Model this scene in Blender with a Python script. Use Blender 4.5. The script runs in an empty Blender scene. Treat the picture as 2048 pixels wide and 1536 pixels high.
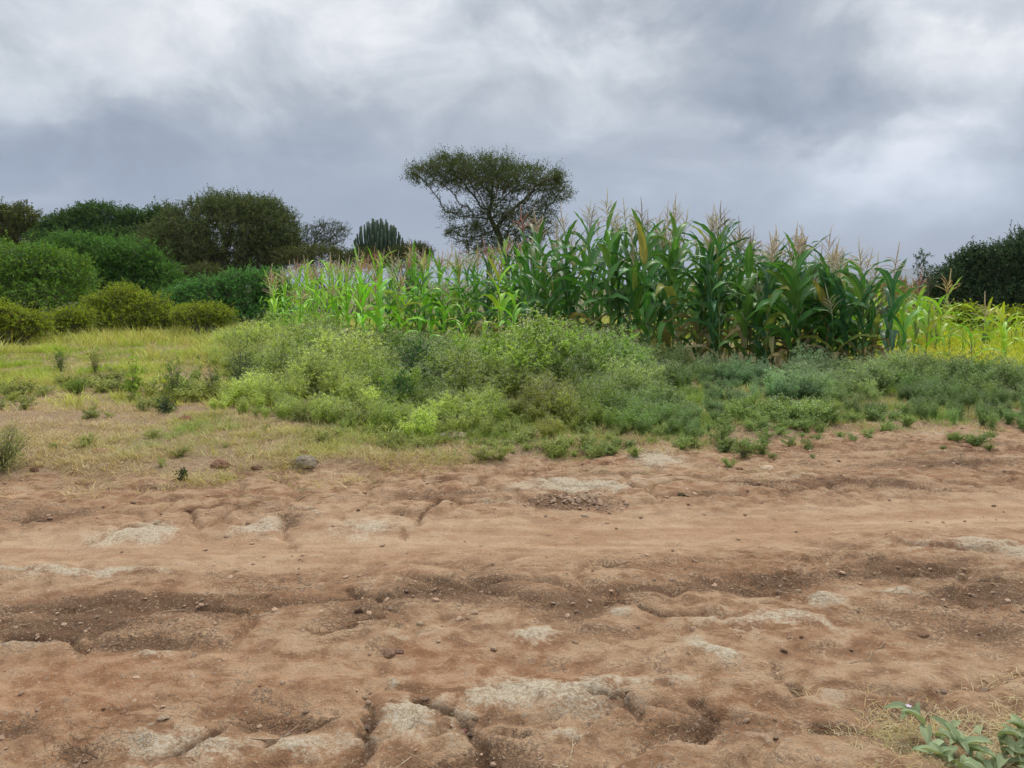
import bpy, math, random
import numpy as np
from mathutils import Vector, Euler, Matrix

S = bpy.context.scene
COL = S.collection
R = np.random.default_rng(7)
rnd = random.Random(11)
rad = math.radians

# ------------------------------------------------------------------ camera
CH, F, PITCH = 1.55, 1538.0, rad(7.26)
cam = bpy.data.cameras.new('camera')
cam.sensor_width = 36.0
cam.lens = 36.0 * F / 2048.0
cam.clip_start = 0.05
cam.clip_end = 60000.0
camo = bpy.data.objects.new('camera', cam)
camo.location = (0, 0, CH)
camo.rotation_euler = (math.pi / 2 - PITCH, 0, 0)
COL.objects.link(camo)
S.camera = camo

def ray(px, py):
    u, v = (px - 1024) / F, (768 - py) / F
    return np.array([u, math.cos(PITCH) + v * math.sin(PITCH), -math.sin(PITCH) + v * math.cos(PITCH)])
def gnd(px, py):
    d = ray(px, py); t = -CH / d[2]
    return d[0] * t, d[1] * t
def zat(py, Y):
    d = ray(1024, py); return CH + d[2] / d[1] * Y
def xat(px, Y, py=650):
    d = ray(px, py); return d[0] / d[1] * Y
def pxof(x, y, z=0.0):
    dz = z - CH
    f = y * math.cos(PITCH) - dz * math.sin(PITCH)
    return 1024 + F * x / f

# ------------------------------------------------------------------ sky, sun
SUN_EL, SUN_AZ = rad(54), rad(28)      # azimuth clockwise from +Y : high, ahead and to the right
world = bpy.data.worlds.new('World')
S.world = world
world.use_nodes = True
nt = world.node_tree
nt.nodes.clear()
class NB:
    """small node helper"""
    def __init__(s, t): s.t = t
    def n(s, typ, **k):
        nd = s.t.nodes.new(typ)
        for a, b in k.items(): setattr(nd, a, b)
        return nd
    def put(s, sock, v):
        if isinstance(v, bpy.types.NodeSocket): s.t.links.new(v, sock)
        elif v is not None:
            if hasattr(sock.default_value, '__len__') and not hasattr(v, '__len__'): v = [v] * len(sock.default_value)
            if hasattr(v, '__len__') and len(sock.default_value) == 4 and len(v) == 3: v = list(v) + [1]
            if hasattr(v, '__len__') and len(sock.default_value) == 3 and len(v) == 4: v = list(v)[:3]
            sock.default_value = v
    def m(s, op, a, b=None, c=None, clamp=False):
        nd = s.n('ShaderNodeMath', operation=op, use_clamp=clamp)
        s.put(nd.inputs[0], a)
        if b is not None: s.put(nd.inputs[1], b)
        if c is not None: s.put(nd.inputs[2], c)
        return nd.outputs[0]
    def v(s, op, a, b=None, scale=None):
        nd = s.n('ShaderNodeVectorMath', operation=op)
        s.put(nd.inputs[0], a)
        if b is not None: s.put(nd.inputs[1], b)
        if scale is not None: s.put(nd.inputs['Scale'], scale)
        return nd.outputs['Value'] if op in ('LENGTH', 'DOT_PRODUCT') else nd.outputs[0]
    def mix(s, f, a, b, bt='MIX'):
        nd = s.n('ShaderNodeMix', data_type='RGBA', blend_type=bt)
        s.put(nd.inputs[0], f); s.put(nd.inputs[6], a); s.put(nd.inputs[7], b)
        return nd.outputs[2]
    def noise(s, vec, scale, detail=4, rough=.55, dist=0.0, out='Fac'):
        nd = s.n('ShaderNodeTexNoise')
        s.put(nd.inputs['Vector'], vec)
        nd.inputs['Scale'].default_value = scale; nd.inputs['Detail'].default_value = detail
        nd.inputs['Roughness'].default_value = rough; nd.inputs['Distortion'].default_value = dist
        return nd.outputs[out]
    def ss(s, x, a, b):
        nd = s.n('ShaderNodeMapRange', interpolation_type='SMOOTHSTEP')
        s.put(nd.inputs[0], x); nd.inputs[1].default_value = a; nd.inputs[2].default_value = b
        return nd.outputs[0]
    def ramp(s, f, stops):
        nd = s.n('ShaderNodeValToRGB'); cr = nd.color_ramp
        while len(cr.elements) < len(stops): cr.elements.new(.5)
        for e, (p, c) in zip(cr.elements, stops): e.position = p; e.color = list(c) + [1]
        s.put(nd.inputs[0], f); return nd.outputs[0]

w = NB(nt)
tc = w.n('ShaderNodeTexCoord').outputs['Generated']
sep = w.n('ShaderNodeSeparateXYZ'); w.put(sep.inputs[0], w.v('NORMALIZE', tc))
X, Y_, Z = sep.outputs
az = w.m('ARCTAN2', X, Y_)
el = w.m('ARCSINE', Z)
zpos = w.m('MAXIMUM', Z, 0.0)
# clouds lie on a plane overhead: perspective stretches them towards the horizon
zz = w.m('ADD', zpos, 0.34)
cmb = w.n('ShaderNodeCombineXYZ')
w.put(cmb.inputs[0], w.m('DIVIDE', X, zz)); w.put(cmb.inputs[1], w.m('DIVIDE', Y_, zz))
pl = cmb.outputs[0]
n1 = w.noise(w.v('ADD', pl, (3.1, 0, 0)), 1.5, 7, .55, .4)
n2 = w.noise(w.v('MULTIPLY', w.v('NORMALIZE', tc), (1, 1, 1.7)), 5.2, 10, .64, .6)
warp = w.v('SCALE', w.v('SUBTRACT', w.noise(w.v('MULTIPLY', w.v('NORMALIZE', tc), (1, 1, 1.5)), 3.6, 6, .6, 0, 'Color'), (.5, .5, .5)), scale=0.34)
ae = w.n('ShaderNodeCombineXYZ'); w.put(ae.inputs[0], az); w.put(ae.inputs[1], el)
aew = w.v('ADD', ae.outputs[0], warp)
def azel(px, py):
    d = ray(px, py); d = d / np.linalg.norm(d)
    return math.atan2(d[0], d[1]), math.asin(d[2])
# (px, py, rx, ry, tilt deg, amount): the cloud masses, as directions
BLOBS = [(260, 10, 430, 95, -6, .16), (620, 60, 260, 90, -25, .17), (60, 110, 260, 60, -5, .10), (900, 120, 330, 130, -10, .15),
         (1230, 200, 260, 100, 5, .06), (1825, 235, 110, 120, 30, .20), (2010, 120, 90, 110, 10, .26), (1840, 350, 90, 36, 0, .18),
         (1320, 95, 100, 42, 0, .22), (2040, 400, 60, 40, 0, .12), (1600, 340, 320, 60, 4, .10), (1850, 30, 70, 60, 0, .18), (90, 440, 60, 22, 0, .16),
         (1180, 60, 120, 60, 0, .14),
         (230, 330, 560, 120, -4, -.19), (40, 235, 260, 60, 0, -.10), (760, 430, 420, 60, 0, -.02), (1480, 165, 210, 62, 12, -.28),
         (1390, 20, 230, 45, 5, -.20), (1060, 15, 150, 38, 0, -.18), (1980, 20, 80, 30, 0, -.20), (1960, 205, 110, 50, 10, -.10),
         (430, 120, 200, 30, -28, -.10), (1640, 220, 160, 40, 10, -.12), (1750, 100, 120, 40, 0, -.06), (2040, 280, 60, 40, 0, -.10)]
acc = None
for (px, py, rx, ry, tl, amt) in BLOBS:
    a0, e0 = azel(px, py)
    d = w.v('SUBTRACT', aew, (a0, e0, 0))
    rt = w.n('ShaderNodeVectorRotate', rotation_type='Z_AXIS'); w.put(rt.inputs[0], d); rt.inputs['Angle'].default_value = -rad(-tl)
    q = w.v('LENGTH', w.v('MULTIPLY', rt.outputs[0], (F / rx * .72, F / ry * .72, 0)))
    g = w.m('MULTIPLY', w.m('POWER', 2.718, w.m('MULTIPLY', w.m('MULTIPLY', q, q), -1.0)), amt)
    acc = g if acc is None else w.m('ADD', acc, g)
base = w.m('ADD', w.m('MULTIPLY', w.ss(el, -0.02, 0.42), .155), .525)
L = w.m('ADD', base, acc)
L = w.m('ADD', L, w.m('MULTIPLY', w.m('SUBTRACT', n1, .5), w.m('ADD', w.m('MULTIPLY', w.ss(el, .02, .3), .20), .06)))
L = w.m('ADD', L, w.m('MULTIPLY', w.m('SUBTRACT', n2, .5), w.m('ADD', w.m('MULTIPLY', w.ss(el, .02, .22), .80), .14)))
ccol = w.ramp(L, [(0.0, (.13, .17, .25)), (.22, (.205, .235, .30)), (.40, (.30, .345, .42)), (.58, (.44, .475, .53)), (.78, (.665, .70, .74)), (1.0, (.95, .95, .97))])
# an overcast sky brightens towards the zenith
zen = w.m('ADD', w.m('MULTIPLY', w.ss(Z, .42, .95), 1.25), 1.0)
ccol = w.mix(w.ss(el, .26, -.02), ccol, w.v('MULTIPLY', ccol, (.88, .99, 1.18)))
ccol = w.v('SCALE', ccol, scale=w.m('MULTIPLY', zen, 7.0))
sky = w.n('ShaderNodeTexSky', sky_type='NISHITA', sun_disc=False, sun_elevation=SUN_EL, sun_rotation=SUN_AZ)
skymix = w.mix(.94, sky.outputs[0], ccol)
bg = w.n('ShaderNodeBackground'); w.put(bg.inputs[0], skymix); bg.inputs[1].default_value = 0.1
wo = w.n('ShaderNodeOutputWorld'); nt.links.new(bg.outputs[0], wo.inputs[0])

sun = bpy.data.lights.new('sun', 'SUN'); sun.energy = 1.5; sun.angle = rad(10); sun.color = (1.0, .95, .87)
suno = bpy.data.objects.new('sun', sun); COL.objects.link(suno)
sd = Vector((math.sin(SUN_AZ) * math.cos(SUN_EL), math.cos(SUN_AZ) * math.cos(SUN_EL), math.sin(SUN_EL)))
suno.rotation_euler = (-sd).to_track_quat('-Z', 'Y').to_euler()
suno.location = (0, 0, 30)

vs = S.view_settings
vs.view_transform = 'Standard'; vs.look = 'None'; vs.exposure = 0.58; vs.gamma = 1.0; vs.use_curve_mapping = False
cy = S.cycles
S.render.engine = 'CYCLES'
cy.max_bounces = 6; cy.diffuse_bounces = 3; cy.glossy_bounces = 2; cy.transmission_bounces = 4; cy.volume_bounces = 0; cy.transparent_max_bounces = 4
cy.use_denoising = True; cy.use_adaptive_sampling = True; cy.adaptive_threshold = 0.01
cy.caustics_reflective = False; cy.caustics_refractive = False

# ------------------------------------------------------------------ noise in numpy
def _h(ix, iy, s):
    n = (ix.astype(np.int64) * 374761393 + iy.astype(np.int64) * 668265263 + s * 982451653) & 0xffffffff
    n = ((n ^ (n >> 13)) * 1274126177) & 0xffffffff
    n = ((n ^ (n >> 16)) * 2246822519) & 0xffffffff
    return ((n ^ (n >> 15)) & 0xffffff) / 16777215.0
def vn(x, y, s=0):
    x = np.asarray(x, float); y = np.asarray(y, float)
    ix, iy = np.floor(x), np.floor(y); fx, fy = x - ix, y - iy
    fx = fx * fx * fx * (fx * (fx * 6 - 15) + 10); fy = fy * fy * fy * (fy * (fy * 6 - 15) + 10)
    a, b = _h(ix, iy, s), _h(ix + 1, iy, s); c, d = _h(ix, iy + 1, s), _h(ix + 1, iy + 1, s)
    return (a + (b - a) * fx) * (1 - fy) + (c + (d - c) * fx) * fy
def fbm(x, y, o=4, s=0, g=.5):
    t, a, k = 0, 1.0, 0
    for i in range(o):
        t = t + a * vn(x * 2 ** i + 13.7 * i, y * 2 ** i - 7.1 * i, s + i); k += a; a *= g
    return t / k
def worley(x, y, s=0):
    ix, iy = np.floor(x), np.floor(y)
    f1 = np.full(x.shape, 9.0); f2 = np.full(x.shape, 9.0); cid = np.zeros(x.shape)
    for dx in (-1, 0, 1):
        for dy in (-1, 0, 1):
            cx, cy_ = ix + dx, iy + dy
            d = np.hypot(cx + _h(cx, cy_, s) - x, cy_ + _h(cx, cy_, s + 5) - y)
            m = d < f1
            f2 = np.where(m, f1, np.minimum(f2, d)); cid = np.where(m, _h(cx, cy_, s + 9), cid); f1 = np.where(m, d, f1)
    return f1, f2, cid
def sst(x, a, b):
    t = np.clip((x - a) / (b - a), 0, 1); return t * t * (3 - 2 * t)

# ------------------------------------------------------------------ the ground: marks measured on the photo, kept as places on the ground
EDGE = np.array([gnd(*p) for p in [(-400, 960), (0, 955), (250, 962), (500, 958), (700, 945), (900, 925), (1100, 915), (1300, 900), (1500, 890), (1750, 868), (2048, 862), (2500, 850)]])
def edge_y(x): return np.interp(x, EDGE[:, 0], EDGE[:, 1])
PALE = [(270, 1058, 85, 16, 1), (180, 1075, 40, 8, .7), (505, 1048, 40, 13, .8), (740, 1050, 100, 16, .7), (635, 1020, 22, 7, .7), (1150, 975, 110, 14, 1), (1310, 925, 48, 16, 1),
        (390, 1478, 115, 34, .75), (800, 1425, 85, 28, .9), (1080, 1395, 150, 30, 1), (1190, 1375, 60, 20, .8), (1418, 1300, 48, 16, 1.1), (1062, 1282, 55, 13, .9), (315, 1313, 26, 11, .8), (790, 1360, 12, 6, 1),
        (1240, 1228, 36, 8, .9), (1580, 1240, 90, 20, .75), (1290, 1362, 80, 16, .7), (1960, 1095, 130, 22, .7), (2060, 1110, 60, 20, .8), (150, 1138, 190, 7, .8), (1655, 1192, 50, 12, .8),
        (1810, 1178, 40, 9, .7), (700, 1470, 60, 22, .45), (590, 1478, 60, 20, .6), (1150, 1472, 70, 14, .5), (1500, 1480, 80, 26, .45), (1270, 960, 90, 8, .5), (1600, 950, 130, 8, .4),
        (1420, 1235, 70, 18, .4), (40, 1275, 100, 7, .6), (980, 1000, 70, 8, .4), (300, 1530, 110, 20, .5), (930, 1440, 60, 20, .5), (1850, 870, 90, 8, .5), (1700, 1400, 120, 16, .4), (850, 1260, 100, 14, .35), (560, 1225, 60, 15, .4), (800, 1268, 70, 12, .35)]
DARK = [(350, 1210, 260, 22, 1), (120, 1245, 140, 20, .9), (620, 1188, 170, 16, .9), (930, 1178, 110, 30, .8), (1150, 1215, 90, 34, .9), (1560, 1150, 90, 18, .9), (1820, 1132, 120, 22, 1),
        (1950, 1190, 110, 18, .8), (280, 1288, 120, 14, .8), (570, 1430, 80, 18, .8), (930, 1505, 130, 24, .9), (1040, 1465, 60, 14, .7), (20, 1425, 60, 18, .7), (1150, 1002, 80, 9, 1.1), (1400, 988, 50, 8, .6),
        (1960, 1262, 110, 24, .7), (1470, 1172, 110, 14, .8), (70, 1030, 80, 16, .7), (720, 1445, 24, 16, .8), (600, 1536, 100, 16, .8), (1350, 1450, 150, 22, .7), (1080, 1536, 200, 14, .7),
        (740, 1225, 90, 18, .7), (560, 1040, 30, 18, .6), (440, 1060, 40, 10, .5), (1700, 970, 160, 10, .5), (1900, 930, 160, 12, .6), (900, 985, 120, 8, .5), (1330, 1180, 160, 14, .6),
        (300, 975, 130, 6, .5), (1250, 1270, 120, 12, .5), (160, 1480, 60, 20, .6), (1700, 1300, 160, 14, .5), (1850, 1420, 160, 30, .55), (770, 1300, 60, 14, .5), (1650, 1470, 120, 22, .6), (1100, 1330, 250, 14, .4)]
ORANGE = [(150, 1350, 260, 60, .9), (120, 1410, 200, 25, .7), (520, 1380, 250, 40, .6), (1000, 1340, 300, 26, .5), (860, 1290, 60, 20, .8), (500, 1310, 160, 30, .5), (250, 1190, 120, 30, .5), (1600, 1060, 500, 30, .5), (700, 1100, 800, 26, .4), (300, 1000, 300, 30, .3)]
CRACK = [[(935, 1440), (880, 1412), (840, 1396)], [(935, 1440), (962, 1470), (990, 1536)], [(728, 1420), (742, 1450), (735, 1480), (690, 1536)], [(175, 1076), (215, 1060), (250, 1046), (300, 1040)],
         [(372, 1010), (392, 1030), (400, 1046)], [(480, 1012), (445, 1030), (420, 1044)], [(880, 995), (850, 1020), (800, 1062)], [(560, 1470), (600, 1455), (660, 1430)], [(1270, 1430), (1240, 1405), (1200, 1395)],
         [(1560, 1325), (1562, 1352), (1590, 1370)], [(1240, 1170), (1220, 1195), (1330, 1225), (1470, 1230)], [(0, 1275), (120, 1270), (170, 1290)], [(580, 1080), (560, 1050), (565, 1030)], [(700, 1170), (720, 1185), (760, 1195)],
         [(60, 1030), (80, 1000), (140, 990)], [(640, 1262), (700, 1250), (760, 1240)], [(1380, 1410), (1430, 1440), (1400, 1470)], [(330, 1500), (400, 1470), (440, 1440)]]
def _bl(lst):
    out = []
    for (px, py, rx, ry, a) in lst:
        x0, y0 = gnd(px, py); _, ya = gnd(px, py - ry); _, yb = gnd(px, py + ry)
        out.append((x0, y0, rx * y0 / F * 1.0, (ya - yb) / 2, a))
    return out
PALE_W, DARK_W, ORANGE_W = _bl(PALE), _bl(DARK), _bl(ORANGE)
CRACK_W = [[gnd(*p) for p in c] for c in CRACK]
def blobs(x, y, lst):
    wx = x + (fbm(x * 3, y * 3, 3, 40) - .5) * .28; wy = y + (fbm(x * 3, y * 3, 3, 50) - .5) * .24
    m = np.zeros(np.shape(x))
    for (x0, y0, rx, ry, a) in lst:
        q = ((wx - x0) / rx) ** 2 + ((wy - y0) / ry) ** 2
        m = np.maximum(m, a * np.exp(-q * .8) if np.ndim(q) else a * math.exp(-q * .8))
    return m
def cracks(x, y):
    wx = x + (fbm(x * 7, y * 7, 3, 60) - .5) * .10; wy = y + (fbm(x * 7, y * 7, 3, 70) - .5) * .10
    dm = np.full(np.shape(x), 9.0)
    for c in CRACK_W:
        for (ax, ay), (bx, by) in zip(c[:-1], c[1:]):
            l2 = (bx - ax) ** 2 + (by - ay) ** 2
            t = np.clip(((wx - ax) * (bx - ax) + (wy - ay) * (by - ay)) / l2, 0, 1)
            dm = np.minimum(dm, np.hypot(wx - ax - t * (bx - ax), wy - ay - t * (by - ay)))
    return np.exp(-(dm / .026) ** 2)
def verge(x, y):     # 0 on the road, 1 in the vegetation
    e = edge_y(x) + (fbm(x * 1.3, y * 1.3, 3, 21) - .5) * 1.0
    return sst(y - e, -.3, .5)
def terrain(x, y, full=False):
    """height plus the colour masks"""
    x = np.asarray(x, float); y = np.asarray(y, float)
    near = 1 - sst(y, 11, 18)
    v = verge(x, y)
    wxx = x + (fbm(x * 1.4, y * 1.4, 3, 1) - .5) * .7; wyy = y + (fbm(x * 1.4, y * 1.4, 3, 4) - .5) * .5
    f1, f2, cid = worley(wxx * 1.75, wyy * 2.9, 3)
    e = f2 - f1
    g1, g2, cid2 = worley(wxx * 5.2 + 3, wyy * 7.5, 13)
    e2 = g2 - g1
    # smooth wheel track
    tr = np.exp(-((y - np.interp(x, [-5, 0, 5], [4.35, 4.75, 5.5])) / .42) ** 2)
    tr2 = np.exp(-((y - np.interp(x, [-5, 0, 5], [2.95, 3.0, 3.5])) / .22) ** 2)
    rough = np.clip(1 - tr - .6 * tr2, 0, 1) * (1 - .75 * v)
    pale, dark, orange = blobs(x, y, PALE_W), blobs(x, y, DARK_W), blobs(x, y, ORANGE_W)
    ck = cracks(x, y)
    pm = sst(fbm(x * .9, y * 1.2, 3, 77), .38, .62)
    plate = sst(e, 0, .22) * (.35 + .65 * pm)
    plate2 = sst(e2, 0, .3) * sst(fbm(x * 1.6, y * 1.9, 2, 83), .48, .66)
    h = rough * near * (.034 * (plate - .6) + .015 * (plate2 - .5) + .016 * (cid - .5) * plate)
    h += near * (.075 * (fbm(x * .8, y * 1.7, 3, 5) - .5) * (1 - .5 * tr)) - .05 * tr * near * (1 - v) - .022 * tr2 * near
    h += near * ((.016 + .026 * rough) * (fbm(x * 6, y * 7, 4, 9, .6) - .5) + .011 * (fbm(x * 30, y * 32, 3, 15, .65) - .5) * (1 - .6 * tr) * (1 + dark))
    h += near * (.026 * pale * (1 - .8 * (y > 5.6)) - .028 * dark - .036 * ck * (1 - v))
    h += .055 * v + .035 * np.exp(-((y - edge_y(x) + .45) / .35) ** 2) * sst(x, -1.0, 1.0) * (1 - sst(x, 4, 7))
    h += v * .05 * (fbm(x * .7, y * .7, 3, 33) - .5)
    h = h - 1.5 * sst(y, 30, 62)
    crev = np.clip((1 - sst(e, 0, .10)) * (.35 + .65 * pm) * .6 + ck + .5 * (1 - sst(e2, 0, .12)) * sst(fbm(x * 1.6, y * 1.9, 2, 83), .5, .66), 0, 1) * rough * near * (.3 + .7 * sst(fbm(x * 1.1, y * 1.3, 2, 91), .35, .6))
    if full: return h, pale, dark, orange, crev, v, rough * near * (.35 + .65 * sst(fbm(x * .8, y * 1.2, 3, 95), .35, .6))
    return h, pale, dark, orange, crev, v
def H(x, y):
    return terrain(np.array([x]), np.array([y]))[0][0]

# ------------------------------------------------------------------ mesh helpers
def mesh(name, V, faces, smooth=False, uv=None, mats=(), mi=None):
    """faces: list of int arrays (n,k)"""
    me = bpy.data.meshes.new(name)
    V = np.asarray(V, np.float32).reshape(-1, 3)
    faces = [np.asarray(f, np.int32) for f in faces if len(f)]
    me.vertices.add(len(V)); me.vertices.foreach_set('co', V.ravel())
    lv = np.concatenate([f.ravel() for f in faces]); lt = np.concatenate([np.full(len(f), f.shape[1], np.int32) for f in faces])
    me.loops.add(len(lv)); me.loops.foreach_set('vertex_index', lv)
    me.polygons.add(len(lt)); me.polygons.foreach_set('loop_start', np.concatenate([[0], np.cumsum(lt)[:-1]]).astype(np.int32)); me.polygons.foreach_set('loop_total', lt)
    if smooth: me.polygons.foreach_set('use_smooth', np.ones(len(lt), bool))
    if mi is not None: me.polygons.foreach_set('material_index', np.asarray(mi, np.int32))
    if uv is not None:
        l = me.uv_layers.new(name='UVMap'); l.data.foreach_set('uv', np.asarray(uv, np.float32)[lv].ravel())
    for m in mats: me.materials.append(m)
    me.update(calc_edges=True)
    return me
class MB:
    def __init__(s): s.V, s.Q, s.T, s.n, s.U, s.mq, s.mt = [], [], [], 0, [], [], []
    def add(s, V, Q=None, T=None, U=None, m=0):
        V = np.asarray(V, float).reshape(-1, 3); s.V.append(V); s.U.append(np.zeros((len(V), 2)) if U is None else U)
        if Q is not None and len(Q): s.Q.append(np.asarray(Q, int) + s.n); s.mq.append(np.full(len(Q), m))
        if T is not None and len(T): s.T.append(np.asarray(T, int) + s.n); s.mt.append(np.full(len(T), m))
        s.n += len(V)
    def mesh(s, name, mats, smooth=False, uv=False):
        fs, mi = [], []
        if s.Q: fs.append(np.concatenate(s.Q)); mi += s.mq
        if s.T: fs.append(np.concatenate(s.T)); mi += s.mt
        return mesh(name, np.concatenate(s.V), fs, smooth, np.concatenate(s.U) if uv else None, mats, np.concatenate(mi))
def norm(a): return a / np.maximum(np.linalg.norm(a, axis=-1, keepdims=True), 1e-9)
def perp(d):
    a = np.where(np.abs(d[:, 2:3]) < .9, np.array([[0, 0, 1.]]), np.array([[1., 0, 0]]))
    u = norm(np.cross(d, a)); return u, np.cross(d, u)
def prisms(P0, P1, r0, r1, k=3):
    P0, P1 = np.atleast_2d(P0), np.atleast_2d(P1); n = len(P0)
    r0 = np.broadcast_to(np.asarray(r0, float), (n,)); r1 = np.broadcast_to(np.asarray(r1, float), (n,))
    d = norm(P1 - P0); u, v = perp(d)
    a = np.arange(k) * 2 * math.pi / k
    ring = u[:, None] * np.cos(a)[None, :, None] + v[:, None] * np.sin(a)[None, :, None]
    V = np.concatenate([P0[:, None] + ring * r0[:, None, None], P1[:, None] + ring * r1[:, None, None]], 1).reshape(-1, 3)
    b = (np.arange(n) * 2 * k)[:, None]; i = np.arange(k)[None]; j = (i + 1) % k
    Q = np.stack([b + i, b + j, b + k + j, b + k + i], -1).reshape(-1, 4)
    return V, Q
def tube(pts, rr, k=6, cap=True, cross=None):
    pts = np.asarray(pts, float); n = len(pts); rr = np.broadcast_to(np.asarray(rr, float), (n,))
    t = np.gradient(pts, axis=0); t = norm(t); u, v = perp(t)
    for i in range(1, n):
        u[i] = u[i - 1] - t[i] * np.dot(u[i - 1], t[i]); u[i] /= max(np.linalg.norm(u[i]), 1e-9); v[i] = np.cross(t[i], u[i])
    a = np.arange(k) * 2 * math.pi / k; c = np.ones(k) if cross is None else np.asarray(cross)
    V = (pts[:, None] + rr[:, None, None] * c[None, :, None] * (u[:, None] * np.cos(a)[None, :, None] + v[:, None] * np.sin(a)[None, :, None])).reshape(-1, 3)
    i = np.arange(k); j = (i + 1) % k
    Q = np.concatenate([np.stack([s * k + i, s * k + j, (s + 1) * k + j, (s + 1) * k + i], -1) for s in range(n - 1)])
    V = np.vstack([V, pts[-1] + t[-1] * rr[-1] * .5]); T = np.stack([(n - 1) * k + i, (n - 1) * k + j, np.full(k, n * k)], -1)
    return V, Q, T
def rhombs(C, D, N, L, W, fold=.25):
    """leaves: base C, direction D, facing N, two triangles folded on the midrib"""
    n = len(C); D = norm(D); Wd = norm(np.cross(D, N)); Nn = np.cross(Wd, D)
    L = np.broadcast_to(L, (n,))[:, None]; W = np.broadcast_to(W, (n,))[:, None]
    a = C; b = C + D * L * .45 + Wd * W * .5 + Nn * W * fold; c = C + D * L; d = C + D * L * .45 - Wd * W * .5 + Nn * W * fold
    V = np.stack([a, b, c, d], 1).reshape(-1, 3); i = (np.arange(n) * 4)[:, None]
    T = np.concatenate([i + [0, 1, 2], i + [0, 2, 3]], 1).reshape(-1, 3)
    return V, T
def rdir(n, up=0.0):
    d = R.normal(size=(n, 3)); d[:, 2] += up; return norm(d)
def sprays(O, Dr, n, tw, L, W, spread=.9, jit=.4):
    """n leaves along each short twig (origin O, direction Dr, length tw)"""
    m = len(O); t = (np.arange(n) + .5) / n
    tw = np.broadcast_to(tw, (m,))
    P = O[:, None] + Dr[:, None] * (t[None, :, None] * tw[:, None, None])
    u, v = perp(Dr); a = R.uniform(0, 6.28, (m, 1)) + np.arange(n)[None] * 2.4
    side = u[:, None] * np.cos(a)[..., None] + v[:, None] * np.sin(a)[..., None]
    D = norm(Dr[:, None] * .6 + side * spread + R.normal(size=(m, n, 3)) * jit)
    N = norm(np.array([0, 0, 1.0]) + R.normal(size=(m, n, 3)) * .6)
    s = R.uniform(.6, 1.25, (m * n))
    return rhombs(P.reshape(-1, 3), D.reshape(-1, 3), N.reshape(-1, 3), L * s, W * s)

def link(o, parent=None):
    COL.objects.link(o)
    if parent is not None: o.parent = parent
    return o
def obj(name, me, parent=None, loc=None, rot=None, scl=None, color=None):
    o = bpy.data.objects.new(name, me)
    if loc is not None: o.location = loc
    if rot is not None: o.rotation_euler = rot
    if scl is not None: o.scale = scl if hasattr(scl, '__len__') else (scl,) * 3
    if color is not None: o.color = (*color, 1)
    return link(o, parent)
def tag(o, label=None, cat=None, group=None, kind=None):
    if label: o['label'] = label
    if cat: o['category'] = cat
    if group: o['group'] = group
    if kind: o['kind'] = kind
    return o
def thing(name, label, cat, loc, rot=(0, 0, 0), group=None):
    o = bpy.data.objects.new(name, None); o.location = loc; o.rotation_euler = rot; o.empty_display_size = .2
    link(o); return tag(o, label, cat, group)

# ------------------------------------------------------------------ materials
def newmat(name):
    m = bpy.data.materials.new(name); m.use_nodes = True; m.node_tree.nodes.clear(); return m, NB(m.node_tree)
def leaf_mat(name, col=(.1, .15, .04), src='fix', var=.35, hue=None, trans=.32, rough=.6, spec=.06, midrib=False):
    m, b = newmat(name)
    if src == 'obj': c = b.n('ShaderNodeObjectInfo').outputs['Color']
    elif src == 'inst': c = b.n('ShaderNodeAttribute', attribute_type='INSTANCER', attribute_name='tint').outputs['Color']
    else: c = (*col, 1)
    g = b.n('ShaderNodeNewGeometry')
    r = g.outputs['Random Per Island']
    if hue is not None: c = b.mix(b.m('MULTIPLY', b.ss(r, .55, 1.0), .85), c, b.mix(1, c, hue, 'MULTIPLY'))
    r2 = b.m('FRACT', b.m('MULTIPLY', r, 37.7))
    k = b.m('ADD', b.m('MULTIPLY', r2, 2 * var), 1 - var)
    c = b.mix(1, c, b.n_rgb(k), 'MULTIPLY') if False else b.v('SCALE', c, scale=k)
    if midrib:
        uv = b.n('ShaderNodeUVMap'); sp = b.n('ShaderNodeSeparateXYZ'); b.put(sp.inputs[0], uv.outputs[0])
        dd = b.m('ABSOLUTE', b.m('SUBTRACT', sp.outputs[0], .5))
        rib = b.m('SUBTRACT', 1.0, b.ss(dd, .02, .09))
        st = b.m('ADD', b.m('MULTIPLY', b.m('SINE', b.m('MULTIPLY', sp.outputs[0], 70)), .07), 1.0)
        c = b.v('SCALE', c, scale=st)
        c = b.mix(b.m('MULTIPLY', rib, .55), c, (.32, .40, .18, 1))
        tcn = b.n('ShaderNodeTexCoord').outputs['Object']
        c = b.mix(b.m('MULTIPLY', b.ss(b.noise(tcn, 5, 3), .58, .75), .35), c, (.20, .20, .05, 1))
    # undersides of leaves are paler
    c = b.mix(b.m('MULTIPLY', g.outputs['Backfacing'], .25), c, b.v('ADD', b.v('SCALE', c, scale=1.1), (.012, .016, .006)))
    p = b.n('ShaderNodeBsdfPrincipled'); b.put(p.inputs['Base Color'], c)
    p.inputs['Roughness'].default_value = rough; p.inputs['Specular IOR Level'].default_value = spec
    t = b.n('ShaderNodeBsdfTranslucent'); b.put(t.inputs[0], b.mix(1, c, (1.1, 1.15, .55, 1), 'MULTIPLY'))
    mx = b.n('ShaderNodeMixShader'); mx.inputs[0].default_value = trans
    b.t.links.new(p.outputs[0], mx.inputs[1]); b.t.links.new(t.outputs[0], mx.inputs[2])
    o = b.n('ShaderNodeOutputMaterial'); b.t.links.new(mx.outputs[0], o.inputs[0])
    return m
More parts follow.
